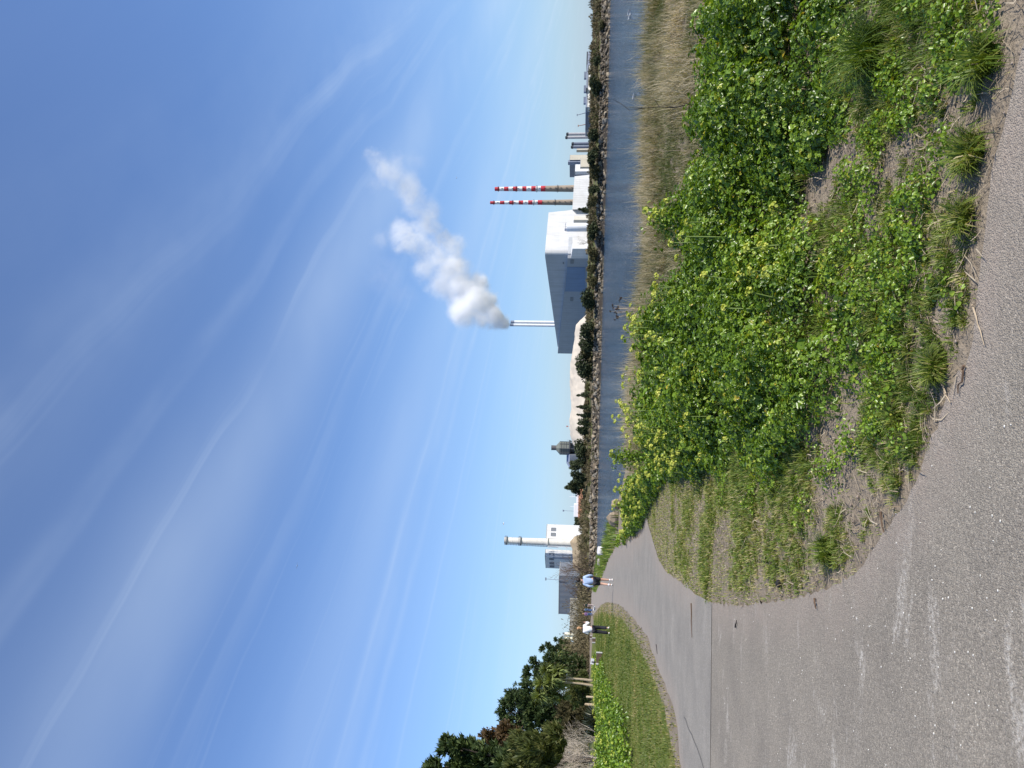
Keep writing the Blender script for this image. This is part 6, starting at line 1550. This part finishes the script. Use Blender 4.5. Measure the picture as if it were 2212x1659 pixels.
# boundary wall and cream silos at the left
a, b_ = at(1232, 1293, 330), at(1234, 1368, 330); t = thing('boundary_wall', 'long pale stone wall behind the scrub at the end of the path', 'wall', (a[0], 330, GZ_ - .5))
Lw = a[0] - b_[0]; hw = a[2] - GZ_ + .5; mb = MB().box(-Lw, 0, -.2, .2, 0, hw); mb.build('wall', plain('wall_stone', (.36, .33, .27), .9, .2, .8), t); 
for i in range(8): MB().box(-Lw * i / 7.5 - .25, -Lw * i / 7.5 + .25, -.3, .3, 0, hw + .2).build('pier', bpy.data.materials['wall_stone'], t)
for (py, lab) in [(1370.3, 'right one of two cream round silos by the trees'), (1379.5, 'left one of two cream round silos by the trees')]:
    Yc = 380.; q = at(1236, py, Yc); t = thing('cream_silo', lab, 'silo', (q[0], Yc, GZ_), 0, 'cream silos'); s = Yc / FPX; H = fz(1219, py, Yc) - GZ_
    MB().lathe([(3.7 * s, 0), (3.7 * s, H * .62), (3.5 * s, H * .64), (3.5 * s, H * .68), (3.7 * s, H * .7), (3.7 * s, H - .4), (2.5 * s, H)], 20).build('tank', plain('cream_paint', (.72, .68, .52), .6, .06, .5), t, True)
    mb = MB()
    for k in range(6): a = k * PI / 3; mb.tube([(3.2 * s * math.cos(a), 3.2 * s * math.sin(a), H - .4), (3.2 * s * math.cos(a), 3.2 * s * math.sin(a), H + .9)], .07, 4)
    mb.build('rail', M_STEELG, t)
# right hand side: long white building, dark shed, slim stacks, beige plant
Yw = 330.
a, b_ = at(1268.3, 231, Yw), at(1267.5, 142, Yw + 12); t = thing('long_building', 'long low white building with dark roof edge at the right of the far shore', 'building', (a[0], a[1], GZ_ - 1))
r = (b_[0] - a[0], b_[1] - a[1]); H = a[2] - GZ_ + 1; MB().prism([(0, 0), r, (r[0] + 1, r[1] + 14), (1, 14)], 0, H).build('wall', clad('offwhite_cladding', (.78, .76, .70)), t)
MB().prism([(-.3, -.3), (r[0] + .3, r[1] - .3), (r[0] + 1, r[1] + 14.3), (.7, 14.3)], H + .003, H + .7).build('roof', M_STEELG, t); 
for f in (.12, .34, .6): MB().box(r[0] * f, r[0] * (f + .12), 3, 5, H + .7, H + 1.7).build('roof_duct', M_STEELG, t)
a, b_ = at(1264.2, 281, Yw + 14), at(1265, 231.3, Yw + 6); t = thing('shed', 'low blue grey shed adjoining the left end of the long white building', 'building', (a[0], a[1], GZ_ - 1)); r = (b_[0] - a[0], b_[1] - a[1]); H = a[2] - GZ_ + 1
MB().prism([(0, 0), r, (r[0] + 1, r[1] + 12), (1, 12)], 0, H - .5).build('wall', M_CLD, t); MB().prism([(-.2, -.2), (r[0], r[1] - .2), (r[0] + 1, r[1] + 12), (1, 12)], H - .497, H).build('roof', M_STEELG, t)
a, b_ = at(1266.5, 141, Yw + 14), at(1267.5, 112, Yw + 20); t = thing('shed', 'dark low shed adjoining the right end of the long white building', 'building', (a[0], a[1], GZ_ - 1)); r = (b_[0] - a[0], b_[1] - a[1]); H = a[2] - GZ_ + 1
MB().prism([(0, 0), r, (r[0] + 1, r[1] + 12), (1, 12)], 0, H - .4).build('wall', M_STEELG, t); MB().prism([(0, -.2), (r[0], r[1] - .2), (r[0] + 1, r[1] + 12), (1, 12)], H - .397, H).build('roof', M_DARK, t)
M_STKG = plain('stack_bluegrey', (.16, .18, .24), .6, .12, .2); M_STKL = plain('stack_lightgrey', (.42, .41, .43), .6, .12, .2)
for (pt, py, w, mat, lab) in [(1226, 289.5, 6.2, M_STKL, 'rightmost slim grey stack, twin of the white edged one'), (1224, 296.7, 6.2, M_STKL, 'slim grey stack with bright edge, left of its twin'), (1237.5, 310.5, 6.2, M_STKG, 'short blue grey stack, right one of the dark pair'), (1236, 317.6, 6.2, M_STKG, 'short blue grey stack, left one of the dark pair beside the beige building')]:
    Yc = 900.; q = at(1262, py, Yc); s = Yc / FPX; H = fz(pt - 3, py, Yc) - GZ_
    t = thing('slim_stack', lab, 'chimney', (q[0], Yc, GZ_), 0, 'slim stacks'); MB().lathe([(w * s / 2, 0), (w * s / 2, H - 2.5)], 20).build('shaft', mat, t, True); MB().lathe([(w * s / 2 + .3, H - 2.6), (w * s / 2 + .3, H - .9), (w * s / 2 - .1, H - .9), (w * s / 2 - .1, H)], 20).build('cap_ring', M_DARK, t, True)
Yc = 1000.
t = plant_box(1231, 345.5, Yc, .95, 29, 10.5, 'tall beige boiler building with shaded side right of the striped chimneys', M_BEIGE, left=M_CLD)  # dark left wall: shade on the beige side put into the colour
pl_, zt_ = oriented(1228.5, 350, Yc, .95, 5, 4); ob = MB().prism([(p[0] - t.location[0], p[1] - t.location[1]) for p in pl_], 14, zt_ - GZ_ + 1).build('roof_plant', M_STEELG, t)
t = plant_box(1242.6, 370.3, Yc - 40, .95, 5, 14, 'white and grey service block in front of the boiler building', M_STEEL)
t = plant_box(1254, 360.5, Yc - 70, .95, 3, 17, 'low beige annex at the foot of the boiler building', M_BEIGE)
t = plant_box(1246, 324, Yc + 20, .95, 4, 8, 'low beige wing right of the boiler building beside the short stacks', M_BEIGE)
t = plant_box(1242.3, 371, Yc - 20, .4, 6, 6, 'dark grey block between the service block and the low white hall', M_CLD)
